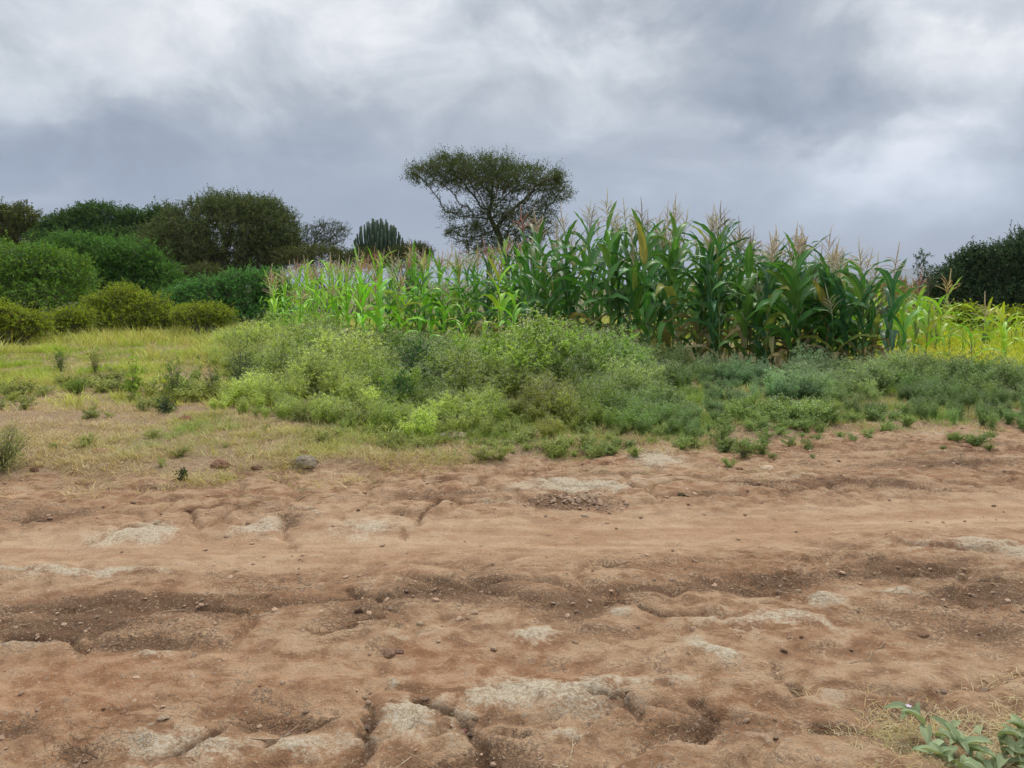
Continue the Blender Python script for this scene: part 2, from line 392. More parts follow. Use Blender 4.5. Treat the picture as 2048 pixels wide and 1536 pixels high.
def solid_mat(name, c1, c2, scale=8, rough=.9, bump=.3, src=None, detail=5):
    m, b = newmat(name)
    tcn = b.n('ShaderNodeTexCoord').outputs['Object']
    nz = b.noise(tcn, scale, detail, .6)
    c = b.mix(b.ss(nz, .3, .7), (*c1, 1), (*c2, 1))
    if src == 'obj': c = b.mix(1, c, b.n('ShaderNodeObjectInfo').outputs['Color'], 'MULTIPLY')
    if src == 'inst': c = b.mix(1, c, b.n('ShaderNodeAttribute', attribute_type='INSTANCER', attribute_name='tint').outputs['Color'], 'MULTIPLY')
    p = b.n('ShaderNodeBsdfPrincipled'); b.put(p.inputs['Base Color'], c); p.inputs['Roughness'].default_value = rough; p.inputs['Specular IOR Level'].default_value = .2
    bp = b.n('ShaderNodeBump'); bp.inputs['Strength'].default_value = bump; bp.inputs['Distance'].default_value = .02
    b.put(bp.inputs['Height'], b.noise(tcn, scale * 4, 4, .6)); b.t.links.new(bp.outputs[0], p.inputs['Normal'])
    o = b.n('ShaderNodeOutputMaterial'); b.t.links.new(p.outputs[0], o.inputs[0])
    return m

def ground_mat():
    m, b = newmat('red_dirt')
    pos = b.n('ShaderNodeNewGeometry').outputs['Position']
    at = lambda n: b.n('ShaderNodeAttribute', attribute_name=n).outputs['Fac']
    sp = b.n('ShaderNodeSeparateXYZ'); b.put(sp.inputs[0], pos)
    big = b.noise(b.v('MULTIPLY', pos, (1, 1.7, 1)), 1.1, 5, .55, .3)
    mid = b.noise(b.v('MULTIPLY', pos, (1, 1.3, 1)), 7, 6, .62, .2)
    fine = b.noise(pos, 55, 5, .65)
    vfine = b.noise(pos, 210, 3, .7)
    grit = b.n('ShaderNodeTexVoronoi'); b.put(grit.inputs['Vector'], pos); grit.inputs['Scale'].default_value = 95
    rg = at('rough')
    fc = b.ss(fine, .38, .62); vc = b.ss(vfine, .38, .62); mc = b.ss(mid, .34, .66)
    fs, ms = b.m('SUBTRACT', fc, .5), b.m('SUBTRACT', mc, .5)
    c = b.mix(b.ss(big, .38, .62), (.345, .190, .100, 1), (.455, .290, .168, 1))
    c = b.mix(b.m('MULTIPLY', b.ss(mid, .45, .64), .60), c, (.60, .43, .275, 1))
    c = b.mix(b.m('MULTIPLY', b.ss(mid, .52, .36), .65), c, (.19, .103, .058, 1))
    c = b.mix(b.m('MULTIPLY', at('orange'), .7), c, b.mix(mc, (.31, .145, .070, 1), (.46, .255, .14, 1)))
    c = b.mix(b.m('MULTIPLY', at('track'), .7), c, b.mix(b.ss(b.noise(b.v('MULTIPLY', pos, (.35, 2.6, 1)), 2.4, 5), .38, .62), (.43, .262, .150, 1), (.58, .40, .25, 1)))
    # small crusted lumps with dark joints between them
    wv = b.v('ADD', b.v('MULTIPLY', pos, (1, 1.25, 1)), b.v('SCALE', b.noise(pos, 9, 4, .6, 0, 'Color'), scale=.10))
    def joints(sc):
        vo = b.n('ShaderNodeTexVoronoi', feature='DISTANCE_TO_EDGE'); b.put(vo.inputs['Vector'], wv); vo.inputs['Scale'].default_value = sc
        return vo.outputs['Distance']
    j1, j2 = joints(11), joints(27)
    jt = b.m('MAXIMUM', b.m('MULTIPLY', b.ss(j1, .10, .0), b.ss(b.noise(pos, 1.3, 3), .48, .60)), b.m('MULTIPLY', b.ss(j2, .12, .0), b.ss(b.noise(b.v('ADD', pos, (9, 4, 0)), 2.1, 3), .50, .62)))
    jt = b.m('MULTIPLY', jt, rg)
    pk = b.m('ADD', b.m('MULTIPLY', at('pale'), 1.15), b.m('MULTIPLY', ms, .45))
    pk = b.m('ADD', pk, b.m('MULTIPLY', fs, .30))
    c = b.mix(b.m('MULTIPLY', b.ss(pk, .22, 1.05), .92), c, b.mix(fc, (.46, .365, .245, 1), (.63, .55, .415, 1)))
    dk = b.m('ADD', b.m('MULTIPLY', at('dark'), 1.25), b.m('MULTIPLY', ms, .50))
    dk = b.m('ADD', dk, b.m('MULTIPLY', fs, .60))
    dk = b.m('ADD', dk, b.m('MULTIPLY', b.m('SUBTRACT', big, .5), .9))
    dk = b.m('ADD', dk, b.m('MULTIPLY', rg, .20))
    strip = b.noise(b.v('MULTIPLY', pos, (.45, 2.2, 1)), 1.5, 5, .6)
    dk = b.m('ADD', dk, b.m('MULTIPLY', b.m('SUBTRACT', strip, .5), b.m('MULTIPLY', rg, 2.6)))
    dk = b.m('SUBTRACT', dk, b.m('MULTIPLY', at('track'), .35))
    dk = b.m('SUBTRACT', dk, b.m('MULTIPLY', at('pale'), .35))
    c = b.mix(b.m('MULTIPLY', b.ss(dk, .22, .95), .88), c, b.mix(vc, (.085, .045, .024, 1), (.185, .105, .060, 1)))
    c = b.mix(b.m('MULTIPLY', b.ss(b.m('ADD', b.m('MAXIMUM', at('crev'), b.m('MULTIPLY', jt, .42)), b.m('MULTIPLY', fs, .35)), .2, .8), .8), c, (.105, .057, .032, 1))
    # crumbs and specks, darker and lighter
    c = b.mix(b.m('MULTIPLY', b.ss(vfine, .56, .62), .62), c, (.125, .070, .040, 1))
    c = b.mix(b.m('MULTIPLY', b.ss(b.m('ADD', fine, b.m('MULTIPLY', vfine, .6)), .86, .98), .55), c, (.56, .43, .30, 1))
    # vegetated soil, straw litter
    vg = b.ss(b.m('ADD', at('veg'), b.m('MULTIPLY', b.m('SUBTRACT', mid, .5), .8)), .3, .8)
    litter = b.mix(b.ss(fine, .35, .65), (.24, .145, .085, 1), (.42, .31, .19, 1))
    litter = b.mix(b.m('MULTIPLY', b.m('MULTIPLY', b.ss(b.noise(pos, .9, 4), .4, .65), b.ss(sp.outputs[1], 8.5, 13)), .7), litter, (.19, .19, .075, 1))
    c = b.mix(vg, c, litter)
    far = b.ss(sp.outputs[1], 24, 60)
    c = b.mix(far, c, b.mix(b.noise(pos, .05, 4), (.12, .13, .05, 1), (.20, .16, .09, 1)))
    p = b.n('ShaderNodeBsdfPrincipled'); b.put(p.inputs['Base Color'], c); p.inputs['Roughness'].default_value = .95; p.inputs['Specular IOR Level'].default_value = .12
    hh = b.m('ADD', b.m('MULTIPLY', fine, .55), b.m('MULTIPLY', vfine, .22))
    hh = b.m('ADD', hh, b.m('MULTIPLY', mid, .9))
    hh = b.m('SUBTRACT', hh, b.m('MULTIPLY', jt, .28))
    hh = b.m('SUBTRACT', hh, b.m('MULTIPLY', grit.outputs['Distance'], .12))
    bp = b.n('ShaderNodeBump'); bp.inputs['Strength'].default_value = 1.0; bp.inputs['Distance'].default_value = .022; b.put(bp.inputs['Height'], hh)
    b.t.links.new(bp.outputs[0], p.inputs['Normal'])
    o = b.n('ShaderNodeOutputMaterial'); b.t.links.new(p.outputs[0], o.inputs[0])
    return m

# ------------------------------------------------------------------ ground sheet
def axis(lo, hi, st, far, g=1.07):
    a = list(np.arange(lo, hi, st)); s = st
    while a[-1] < far: s *= g; a.append(a[-1] + s)
    return a
xr = axis(0, 4.9, .0145, 16000); xs = np.array([-v for v in xr[:0:-1]] + xr)
ys = np.array([-30, -12, -5, -2, -.5, .4, 1.0, 1.4, 1.7] + axis(1.9, 7.6, .0135, 16000, 1.05))
GX, GY = np.meshgrid(xs, ys)
hh, pale, dark, orange, crev, veg, rough_ = terrain(GX.ravel(), GY.ravel(), True)
V = np.stack([GX.ravel(), GY.ravel(), hh], 1)
nx, ny = len(xs), len(ys)
i = (np.arange(ny - 1)[:, None] * nx + np.arange(nx - 1)[None]).ravel()
gm = mesh('ground', V, [np.stack([i, i + 1, i + nx + 1, i + nx], 1)], True, mats=[ground_mat()])
for nme, arr in (('pale', pale), ('dark', dark), ('orange', orange), ('crev', crev), ('veg', veg), ('rough', rough_), ('track', np.exp(-((ys[np.arange(len(hh)) // nx] - np.interp(xs[np.arange(len(hh)) % nx], [-5, 0, 5], [4.35, 4.75, 5.5])) / .52) ** 2))):
    a = gm.attributes.new(nme, 'FLOAT', 'POINT'); a.data.foreach_set('value', arr.astype(np.float32))
tag(obj('ground', gm), kind='structure')
del GX, GY, V, hh

# ------------------------------------------------------------------ scattering of what nobody could count
def scatter(name, label, templates, P, rot, scl, tint, cat):
    me = bpy.data.meshes.new(name); n = len(P)
    me.vertices.add(n); me.vertices.foreach_set('co', np.asarray(P, np.float32).ravel())
    for nm, ty, arr in (('rot', 'FLOAT_VECTOR', rot), ('scl', 'FLOAT_VECTOR', scl)):
        a = me.attributes.new(nm, ty, 'POINT'); a.data.foreach_set('vector', np.asarray(arr, np.float32).ravel())
    a = me.attributes.new('tint', 'FLOAT_COLOR', 'POINT'); a.data.foreach_set('color', np.hstack([tint, np.ones((n, 1))]).astype(np.float32).ravel())
    a = me.attributes.new('pick', 'INT', 'POINT'); a.data.foreach_set('value', R.integers(0, len(templates), n).astype(np.int32))
    o = obj(name, me); tag(o, label, cat, kind='stuff')
    ng = bpy.data.node_groups.new(name, 'GeometryNodeTree')
    ng.interface.new_socket('Geometry', in_out='INPUT', socket_type='NodeSocketGeometry'); ng.interface.new_socket('Geometry', in_out='OUTPUT', socket_type='NodeSocketGeometry')
    gi, go = ng.nodes.new('NodeGroupInput'), ng.nodes.new('NodeGroupOutput')
    mp = ng.nodes.new('GeometryNodeMeshToPoints'); ng.links.new(gi.outputs[0], mp.inputs[0])
    jn = ng.nodes.new('GeometryNodeJoinGeometry')
    for t in templates:
        oi = ng.nodes.new('GeometryNodeObjectInfo'); oi.inputs['As Instance'].default_value = True; oi.inputs['Object'].default_value = t
        ng.links.new(oi.outputs['Geometry'], jn.inputs[0])
    ip = ng.nodes.new('GeometryNodeInstanceOnPoints'); ng.links.new(mp.outputs[0], ip.inputs['Points']); ng.links.new(jn.outputs[0], ip.inputs['Instance'])
    ip.inputs['Pick Instance'].default_value = True
    def na(nm, ty):
        k = ng.nodes.new('GeometryNodeInputNamedAttribute'); k.data_type = ty; k.inputs['Name'].default_value = nm
        return [q for q in k.outputs if q.enabled and q.name == 'Attribute'][0]
    ng.links.new(na('pick', 'INT'), ip.inputs['Instance Index']); ng.links.new(na('rot', 'FLOAT_VECTOR'), ip.inputs['Rotation']); ng.links.new(na('scl', 'FLOAT_VECTOR'), ip.inputs['Scale'])
    ng.links.new(ip.outputs[0], go.inputs[0])
    md = o.modifiers.new('scatter', 'NODES'); md.node_group = ng
    return o
def templ(name, me): return bpy.data.objects.new(name, me)
def rots(n, tilt=.15): return np.stack([R.normal(0, tilt, n), R.normal(0, tilt, n), R.uniform(0, 6.28, n)], 1)
def onground(x, y, dz=0.0): return np.stack([x, y, terrain(x, y)[0] + dz], 1)
def mixc(a, b, t): return np.asarray(a)[None] * (1 - t[:, None]) + np.asarray(b)[None] * t[:, None]

def blades(mb, n, hmin, hmax, spread, width, droop, m=0, flat=0.0):
    """curved grass blades, three segments each"""
    a = R.uniform(0, 6.28, n); r = spread * np.sqrt(R.uniform(0, 1, n)); base = np.stack([r * np.cos(a), r * np.sin(a), np.full(n, -.01)], 1)
    a2 = a + R.normal(0, .9, n); hz = np.stack([np.cos(a2), np.sin(a2), np.zeros(n)], 1)
    Ln = R.uniform(hmin, hmax, n); th0 = R.uniform(.05, .5, n) + flat * R.uniform(.4, 1.2, n); th1 = th0 + droop * R.uniform(.3, 1.2, n)
    side = np.stack([-np.sin(a2), np.cos(a2), np.zeros(n)], 1)
    ss_ = [0, .33, .66, 1.0]; p = base.copy(); rows = []
    for k, s in enumerate(ss_):
        wd = width * [.8, 1, .75, .08][k]
        rows.append((p - side * wd / 2, p + side * wd / 2))
        th = th0 + (th1 - th0) * (s + .16)
        p = p + (hz * np.sin(th)[:, None] + np.array([0, 0, 1.]) * np.cos(th)[:, None]) * (Ln / 3)[:, None]
    V = np.stack([q for rw in rows for q in rw], 1).reshape(-1, 3)
    b = (np.arange(n) * 8)[:, None]
    Q = np.concatenate([b + [0, 1, 3, 2], b + [2, 3, 5, 4], b + [4, 5, 7, 6]], 1).reshape(-1, 4)
    mb.add(V, Q, m=m)

M_grass = leaf_mat('grass_blade', src='inst', var=.3, trans=.3, hue=(1.15, 1.0, .7, 1))
M_weed = leaf_mat('weed_leaf', src='inst', var=.35, trans=.3, hue=(1.1, 1.02, .85, 1))
M_floret = solid_mat('weed_floret', (.50, .55, .33), (.62, .64, .46), 30, bump=0)
M_stem_i = solid_mat('weed_stem', (.16, .17, .07), (.22, .19, .10), 20)
M_twig = solid_mat('twig_bark', (.13, .115, .09), (.22, .20, .16), 12)
M_bark = solid_mat('tree_bark', (.075, .062, .05), (.14, .12, .10), 6, bump=.6)
M_crumb = solid_mat('soil_crumb', (.34, .22, .14), (.54, .38, .26), 30, src='inst', bump=.5)
M_stone = solid_mat('soil_clod', (.85, .85, .85), (1.5, 1.5, 1.5), 3.0, src='obj', bump=1.0, detail=8)
M_straw = leaf_mat('straw', src='inst', var=.3, trans=.1, rough=.7)

def grass_t(name, n, h0, h1, sp, wd, dr, flat=0): 
    mb = MB(); blades(mb, n, h0, h1, sp, wd, dr, flat=flat); return templ(name, mb.mesh(name, [M_grass]))
dry_T = [grass_t('dry_tuft', 34, .03, .12, .13, .004, 1.3, .6) for _ in range(4)]
green_T = [grass_t('green_tuft', 30, .06, .2, .12, .005, 1.1, .2) for _ in range(4)]
tall_T = [grass_t('tall_tuft', 34, .18, .5, .2, .010, 1.3, .1) for _ in range(4)]
yel_T = [grass_t('yellow_tuft', 20, .35, .85, .2, .020, 2.1, .1) for _ in range(5)]

def weed_template(k, hgt=.8, dens=1.0, floret=.5, lk=1.0, wide=1.0):
    """a bushy weed: forking stems, feathery lobed leaves, tiny pale flower heads on top"""
    mb = MB(); n = int(17 * dens)
    tips, P0, P1, r0 = [], [], [], []
    O, D, T_ = [], [], []
    for i in range(n):
        a = rnd.uniform(0, 6.28); ln = hgt * rnd.uniform(.55, 1.05); sp = rnd.uniform(.08, .55) * wide
        p = np.array([0, 0, -.02]); d = np.array([math.cos(a) * sp, math.sin(a) * sp, 1.0]); d /= np.linalg.norm(d)
        seg = 5
        for s in range(seg):
            q = p + d * ln / seg; P0.append(p); P1.append(q); r0.append(.004 * (1 - s / 6))
            for _ in range(3):
                dd = d * .3 + np.array([rnd.gauss(0, 1), rnd.gauss(0, 1), rnd.gauss(.1, .5)]); dd /= np.linalg.norm(dd)
                O.append(p + (q - p) * rnd.random()); D.append(dd); T_.append(hgt * rnd.uniform(.10, .2) * (1.1 - .5 * s / seg))
            p = q; d = d + np.array([rnd.gauss(0, .16), rnd.gauss(0, .16), .05]); d /= np.linalg.norm(d)
            if s >= 2:
                for _ in range(2):
                    fd = d + np.array([rnd.gauss(0, .7), rnd.gauss(0, .7), .15]); fd /= np.linalg.norm(fd)
                    e = p + fd * hgt * rnd.uniform(.08, .18); P0.append(p); P1.append(e); r0.append(.0022); tips.append(e)
        tips.append(p)
    P0, P1, r0 = map(np.array, (P0, P1, r0)); V, Q = prisms(P0, P1, r0, r0 * .6, 3); mb.add(V, Q, m=1)
    O, D, T_ = np.array(O), np.array(D), np.array(T_)
    V, T = sprays(O, D, 6, T_, .046 * lk, .022 * lk, .8); mb.add(V, T=T, m=0)
    tips = np.array(tips)
    V, T = sprays(tips, rdir(len(tips), .5), 4, .03, .026, .012); mb.add(V, T=T, m=0)
    # flower heads: tiny four-sided buttons in loose clusters
    m = int(len(tips) * 4 * floret); c = tips[R.integers(0, len(tips), m)] + R.normal(0, .02, (m, 3)) + [0, 0, .015]
    s = R.uniform(.0035, .006, (m, 1)); offs = np.array([[1, 0, 0], [0, 1, 0], [-1, 0, 0], [0, -1, 0], [0, 0, 1.]])
    V = (c[:, None] + offs[None] * s[:, None]).reshape(-1, 3); i5 = (np.arange(m) * 5)[:, None]
    mb.add(V, T=np.concatenate([i5 + [0, 1, 4], i5 + [1, 2, 4], i5 + [2, 3, 4], i5 + [3, 0, 4]], 1).reshape(-1, 3), m=2)
    return templ('weed_plant', mb.mesh('weed_plant', [M_weed, M_stem_i, M_floret]))
weed_T = [weed_template(k, .8, 1.0, .75) for k in range(6)]
weedlow_T = [weed_template(k, .30, 1.1, .12, .42, 2.1) for k in range(5)]

# region tests in world space
def inpoly(x, y, poly):
    c = np.zeros(len(x), bool); n = len(poly); j = n - 1
    for i in range(n):
        xi, yi = poly[i]; xj, yj = poly[j]
        c ^= ((yi > y) != (yj > y)) & (x < (xj - xi) * (y - yi) / (yj - yi + 1e-12) + xi); j = i
    return c
def poly(*pts): return [gnd(*p) for p in pts]
WEEDS = poly((380, 800), (470, 848), (560, 866), (640, 868), (740, 884), (850, 898), (940, 892), (1010, 878), (1110, 898), (1200, 884), (1290, 892), (1380, 880), (1450, 850), (1530, 826), (1620, 842), (1760, 850), (1900, 856), (2060, 862), (2300, 866),
             (2300, 775), (2060, 772), (1900, 768), (1750, 765), (1640, 752), (1560, 772), (1480, 762), (1400, 745), (1300, 735), (1200, 728), (1100, 716), (900, 702), (760, 694), (600, 690), (480, 700), (380, 735))
def rand_region(n, x0, x1, y0, y1): return R.uniform(x0, x1, n), R.uniform(y0, y1, n)

# weeds
x, y = rand_region(13000, -7, 12, 6.9, 20.5)
wj = (fbm(x * 1.1, y * 1.1, 3, 101) - .5) * 1.0
ok = inpoly(x, y + wj, WEEDS)
px = pxof(x, y, .4)
keep = fbm(x * 1.3, y * 1.3, 3, 111) > .33
den = np.where(y > 12, .36, np.where(y < 9, .95, .62))
ok &= keep & (R.random(len(x)) < den)
x, y, px = x[ok], y[ok], px[ok]
# height above ground: small at the road side, tall behind
hs = np.interp(px, [400, 480, 560, 700, 1000, 1150, 1300, 1450, 1600, 1800, 2048, 2300], [.35, .62, .82, .84, .76, .90, .60, .46, .48, .52, .54, .50])
def poly_front(xx): 
    f = np.array(WEEDS[:19]); f = f[np.argsort(f[:, 0])]; return np.interp(xx, f[:, 0], f[:, 1])
fr = sst(y - poly_front(x), -.3, 3.2)
sc = hs * (.34 + .66 * fr) * R.uniform(.62, 1.18, len(x)) ** 1.1 * (.8 + .4 * fbm(x * .8, y * .8, 2, 121))
f1w, f2w, idw = worley(x * .95 + 3, y * .95, 77)
sc *= (1.25 - .75 * f1w) * (.74 + .48 * idw)
sc = np.where((px > 660) & (px < 1060) & (y > 13.3), sc * .62, sc)
cN = fbm(x * .7, y * .7, 3, 131)
left = mixc((.22, .34, .050), (.43, .51, .14), sst(cN, .35, .65))
right = mixc((.17, .28, .095), (.30, .39, .16), sst(cN, .35, .65))
blue = mixc((.15, .30, .155), (.25, .40, .24), sst(cN, .35, .65))
t1 = sst(px, 1020, 1420)[:, None]; t2 = (sst(px, 1350, 1500) * (1 - sst(px, 1560, 1760)))[:, None]
tint = left * (1 - t1) + right * t1; tint = tint * (1 - .7 * t2) + blue * .7 * t2
dg = np.exp(-(((px - 840) / 60) ** 2))[:, None] * sst(y, 8.5, 10)[:, None]; tint = tint * (1 - .7 * dg) + np.array([[.055, .14, .045]]) * .7 * dg
ol = (np.exp(-(((px - 1090) / 90) ** 2)) * (1 - sst(y, 9, 10.5)))[:, None]; tint = tint * (1 - .7 * ol) + np.array([[.33, .30, .07]]) * .7 * ol
tint = 1.18 * tint * R.uniform(.68, 1.28, (len(x), 1)) * (.72 + .5 * idw)[:, None]
scatter('flowering_weeds', 'waist high feathery green weeds with tiny white flower heads in front of the maize', weed_T + tall_T[:2], onground(x, y), rots(len(x), .13), np.stack([sc * 1.15, sc * 1.15, sc], 1), tint, 'weeds')

# low weeds along the verge and on the bare patches
x, y = rand_region(9000, -9, 9, 6.0, 13)
vv = verge(x, y); px = pxof(x, y)
pr = np.zeros(len(x))
LOWP = _bl([(1580, 862, 110, 22, .9), (1700, 850, 80, 8, .4), (1330, 880, 80, 22, 1), (930, 905, 90, 14, .8), (760, 890, 70, 20, .9), (1130, 900, 90, 18, .8), (1500, 905, 40, 12, .8), (1240, 905, 70, 14, .6), (1010, 925, 60, 10, .5),
            (650, 935, 45, 10, .8), (350, 812, 80, 16, .9), (150, 790, 60, 14, .8), (240, 940, 60, 10, .5), (30, 930, 60, 26, 1), (460, 900, 60, 20, .3), (1940, 890, 60, 8, .25), (60, 800, 90, 18, .5), (1000, 880, 120, 20, .8), (600, 870, 90, 16, .7)])
pr = blobs(x, y, LOWP) * np.where(px < 760, .3, .8) + .006
for (cx_, cy_) in [gnd(438, 950), gnd(512, 955), gnd(612, 950), gnd(198, 925), gnd(368, 860), gnd(905, 900), gnd(1934, 912)]: pr = np.where((np.abs(x - cx_) < .22) & (y < cy_ + .1) & (y > cy_ - .5), 0, pr)
ok = (R.random(len(x)) < pr * .9) & (y > edge_y(x) - 1.1)
x, y, px = x[ok], y[ok], px[ok]
sc = R.uniform(.2, .9, len(x)) * np.where(y > 8.3, 1.0, .55)
tint = mixc((.38, .42, .13), (.27, .38, .12), sst(px, 800, 1500)) * R.uniform(.75, 1.25, (len(x), 1))
scatter('low_weeds', 'low scattered green weeds along the edge of the dirt track', weedlow_T, onground(x, y), rots(len(x), .2), np.stack([sc * 1.5, sc * 1.5, sc], 1), tint, 'weeds')

# dry grass between track and bushes
n = 42000
y = 5.2 + (30 - 5.2) * R.random(n) ** 1.7; x = R.uniform(-1, 1, n) * (y * .74 + 1)
ed = y - edge_y(x); px = pxof(x, y)
band = np.where(px < 900, 1.0, np.interp(px, [900, 1500, 2100], [.8, .5, .4]))
p = sst(ed + (fbm(x * 2, y * 2, 3, 201) - .5) * 1.3, -.45, .5) * band * (.10 + .90 * sst(fbm(x * 1.5, y * 1.5, 3, 203), .38, .60))
p = np.where((px > 1060) & (y > 10), 0.15 * p, p)
ok = R.random(n) < p
x, y, px = x[ok], y[ok], px[ok]; m = len(x)
g = sst(fbm(x * .8, y * .8, 4, 205) - .10 + .30 * sst(y, 8.5, 13) - .15 * (px > 140) * (px < 470) * (y > 12) * (y < 21), .50, .76)
tint = mixc((.54, .44, .26), (.40, .41, .12), g) * R.uniform(.75, 1.2, (m, 1))
sc = R.uniform(.6, 1.2, m) * (1 + .5 * sst(y, 9, 16))
scatter('dry_grass', 'short dry straw coloured grass between the dirt track and the bushes', dry_T, onground(x, y), rots(m, .12), np.stack([sc] * 3, 1), tint, 'grass')

# greener grass
n = 30000
y = 6.2 + (34 - 6.2) * R.random(n) ** 1.2; x = R.uniform(-1, .6, n) * (y * .76 + 1); px = pxof(x, y)
p = .85 * sst(fbm(x * .9, y * .9, 4, 211), .42, .60) * sst(y, 8.5, 13) * np.where(px > 1050, .3, 1)
p = np.where((px < 480) & (px > 140) & (y > 14) & (y < 21), p * .45, p)
p = np.where(y > 21, .95, p)
ok = R.random(n) < p; x, y, px = x[ok], y[ok], px[ok]; m = len(x)
tint = mixc((.46, .50, .12), (.30, .42, .06), sst(fbm(x * .5, y * .5, 3, 215), .4, .6)) * R.uniform(.8, 1.2, (m, 1))
tint = np.where((y > 20)[:, None], tint * np.array([[1.0, .93, .9]]), tint)
sc = R.uniform(.6, 1.5, m) * (1 + .5 * sst(y, 16, 24))
scatter('green_grass', 'yellow green grass growing on the meadow left of the maize', green_T, onground(x, y), rots(m, .1), np.stack([sc] * 3, 1), tint, 'grass')

n = 26000
y = R.uniform(6.6, 11, n); x = R.uniform(-3.5, 8.5, n); px = pxof(x, y); ed = y - edge_y(x)
p = sst(ed + (fbm(x * 1.6, y * 1.6, 3, 241) - .5) * 1.6, -.15, .8) * (.25 + .75 * sst(fbm(x * 1.2, y * 1.2, 3, 243), .40, .60)) * np.interp(px, [760, 1000, 1600, 1750], [.3, 1, 1, .35])
ok = R.random(n) < p; x, y = x[ok], y[ok]; m = len(x)
tint = mixc((.40, .38, .18), (.26, .36, .10), sst(fbm(x * .9, y * .9, 3, 245), .35, .6)) * R.uniform(.75, 1.25, (m, 1))
scatter('verge_grass', 'short mixed green and dry grass on the verge in front of the weeds', green_T[:2] + dry_T[:2], onground(x, y), rots(m, .12), np.stack([R.uniform(.4, .95, m)] * 3, 1), tint, 'grass')

# taller grass at the foot of the bushes and behind the left weeds
n = 9000
y = R.uniform(14, 33, n); x = R.uniform(-1, .25, n) * (y * .74 + 1); px = pxof(x, y)
p = np.where(px < 420, sst(y + (fbm(x * .6, y * .6, 2, 221) - .5) * 10, 18, 23), sst(y, 13.0, 15.5)) * .8
ok = R.random(n) < p; x, y, px = x[ok], y[ok], px[ok]; m = len(x)
tint = mixc((.38, .46, .08), (.60, .55, .24), R.random(m)) * R.uniform(.8, 1.15, (m, 1))
sc = R.uniform(.7, 1.3, m)
scatter('tall_grass', 'knee high yellow green grass at the foot of the bushes', tall_T, onground(x, y), rots(m, .1), np.stack([sc] * 3, 1), tint, 'grass')

# yellow grass field on the right
n = 5200
y = R.uniform(11.5, 30, n); px = R.uniform(1560, 2250, n); x = (px - 1024) / F * y * 1.02
ok = (y > np.interp(px, [1560, 1800, 2050, 2250], [16, 12.8, 11.4, 11])) & (R.random(n) < np.interp(px, [1560, 1700, 1850], [.25, .6, 1]))
x, y, px = x[ok], y[ok], px[ok]; m = len(x)
tint = mixc((.44, .50, .045), (.58, .58, .07), sst(fbm(x * .8, y * .8, 3, 231), .35, .65)) * R.uniform(.8, 1.15, (m, 1))
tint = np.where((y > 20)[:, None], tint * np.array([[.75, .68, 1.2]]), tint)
sc = R.uniform(.55, 1.0, m)
scatter('yellow_grass', 'bright yellow green arching grass on the field at the right', yel_T, onground(x, y), rots(m, .12), np.stack([sc] * 3, 1), tint, 'grass')

# crumbs of soil
def clod_mesh(name, seed, mat, sub=1, amp=.22, flat=.75):
    import bmesh
    bm = bmesh.new(); bmesh.ops.create_icosphere(bm, subdivisions=sub, radius=1.0)
    me = bpy.data.meshes.new(name); bm.to_mesh(me); bm.free()
    co = np.zeros(len(me.vertices) * 3, np.float32); me.vertices.foreach_get('co', co); co = co.reshape(-1, 3)
    f = 1 + amp * (fbm(co[:, 0] * 1.3 + seed * 3.1 + 50, co[:, 1] * 1.3 + co[:, 2] * 1.5 + 50, 2, seed) - .5) * 1.6
    f += amp * 1.1 * (fbm(co[:, 0] * 4.1 + co[:, 2] * 1.3 + 90, co[:, 1] * 4.1 + co[:, 2] * 3.9 + 50, 4, seed + 7, .65) - .5)
    co *= f[:, None]; co[:, 2] *= flat; co[:, 2] = np.maximum(co[:, 2], -.3)
    me.vertices.foreach_set('co', co.ravel()); me.materials.append(mat); me.update(); return me
cr_T = [templ('crumb', clod_mesh('crumb', 300 + k, M_crumb, 1, .25)) for k in range(4)]
n = 210000
x = R.uniform(-5.2, 5.6, n); y = 1.9 + 6.4 * R.random(n) ** 1.1
_, pa, dk, og, cv, vg = terrain(x, y)
p = np.clip(.045 + .45 * dk ** 2 + .75 * cv - .2 * pa, 0, 1) * (.5 + .5 * (1 - vg)) * .55
pile = blobs(x, y, _bl([(1160, 1000, 80, 8, 1)])); p = np.maximum(p, pile * .9)
ok = R.random(n) < p; x, y, pile = x[ok], y[ok], pile[ok]; m = len(x)
sz = .0020 + .011 * R.random(m) ** 10 + pile * .012 * R.random(m)
sz = sz * (1 + .07 * y)
scatter('soil_crumbs', 'loose brown crumbs of soil lying in the cracks of the dirt track', cr_T, onground(x, y, 0) - np.stack([0 * x, 0 * x, -sz * .2], 1), rots(m, .3), np.stack([sz * R.uniform(.8, 1.5, m), sz, sz * R.uniform(.6, 1, m)], 1), np.ones((m, 3)) * R.uniform(.55, 1.5, (m, 1)), 'soil')

# bits of straw on the track
def straw_t():
    mb = MB()
    for _ in range(3):
        a = rnd.uniform(0, 6.28); ln = rnd.uniform(.02, .09); p = np.array([rnd.gauss(0, .03), rnd.gauss(0, .03), .002]); pts = [p]
        for s in range(3): a += rnd.gauss(0, .35); p = p + np.array([math.cos(a), math.sin(a), rnd.uniform(-.08, .12)]) * ln / 3; pts.append(p)
        pts = np.array(pts); V, Q = prisms(pts[:-1], pts[1:], .0011, .0009, 3); mb.add(V, Q)
    return templ('straw_bit', mb.mesh('straw_bit', [M_straw]))
st_T = [straw_t() for _ in range(6)]
n = 2600; x = R.uniform(-5.5, 6.5, n); y = 1.9 + 7 * R.random(n); px = pxof(x, y)
_, _, dk, _, cv, vg = terrain(x, y)
ok = R.random(n) < np.clip(.09 + .2 * dk + .3 * cv + sst(y - edge_y(x), -1.3, -.1) * .9 + .7 * sst(x, 1.0, 1.6) * (1 - sst(y, 2.6, 3.1)), 0, 1)
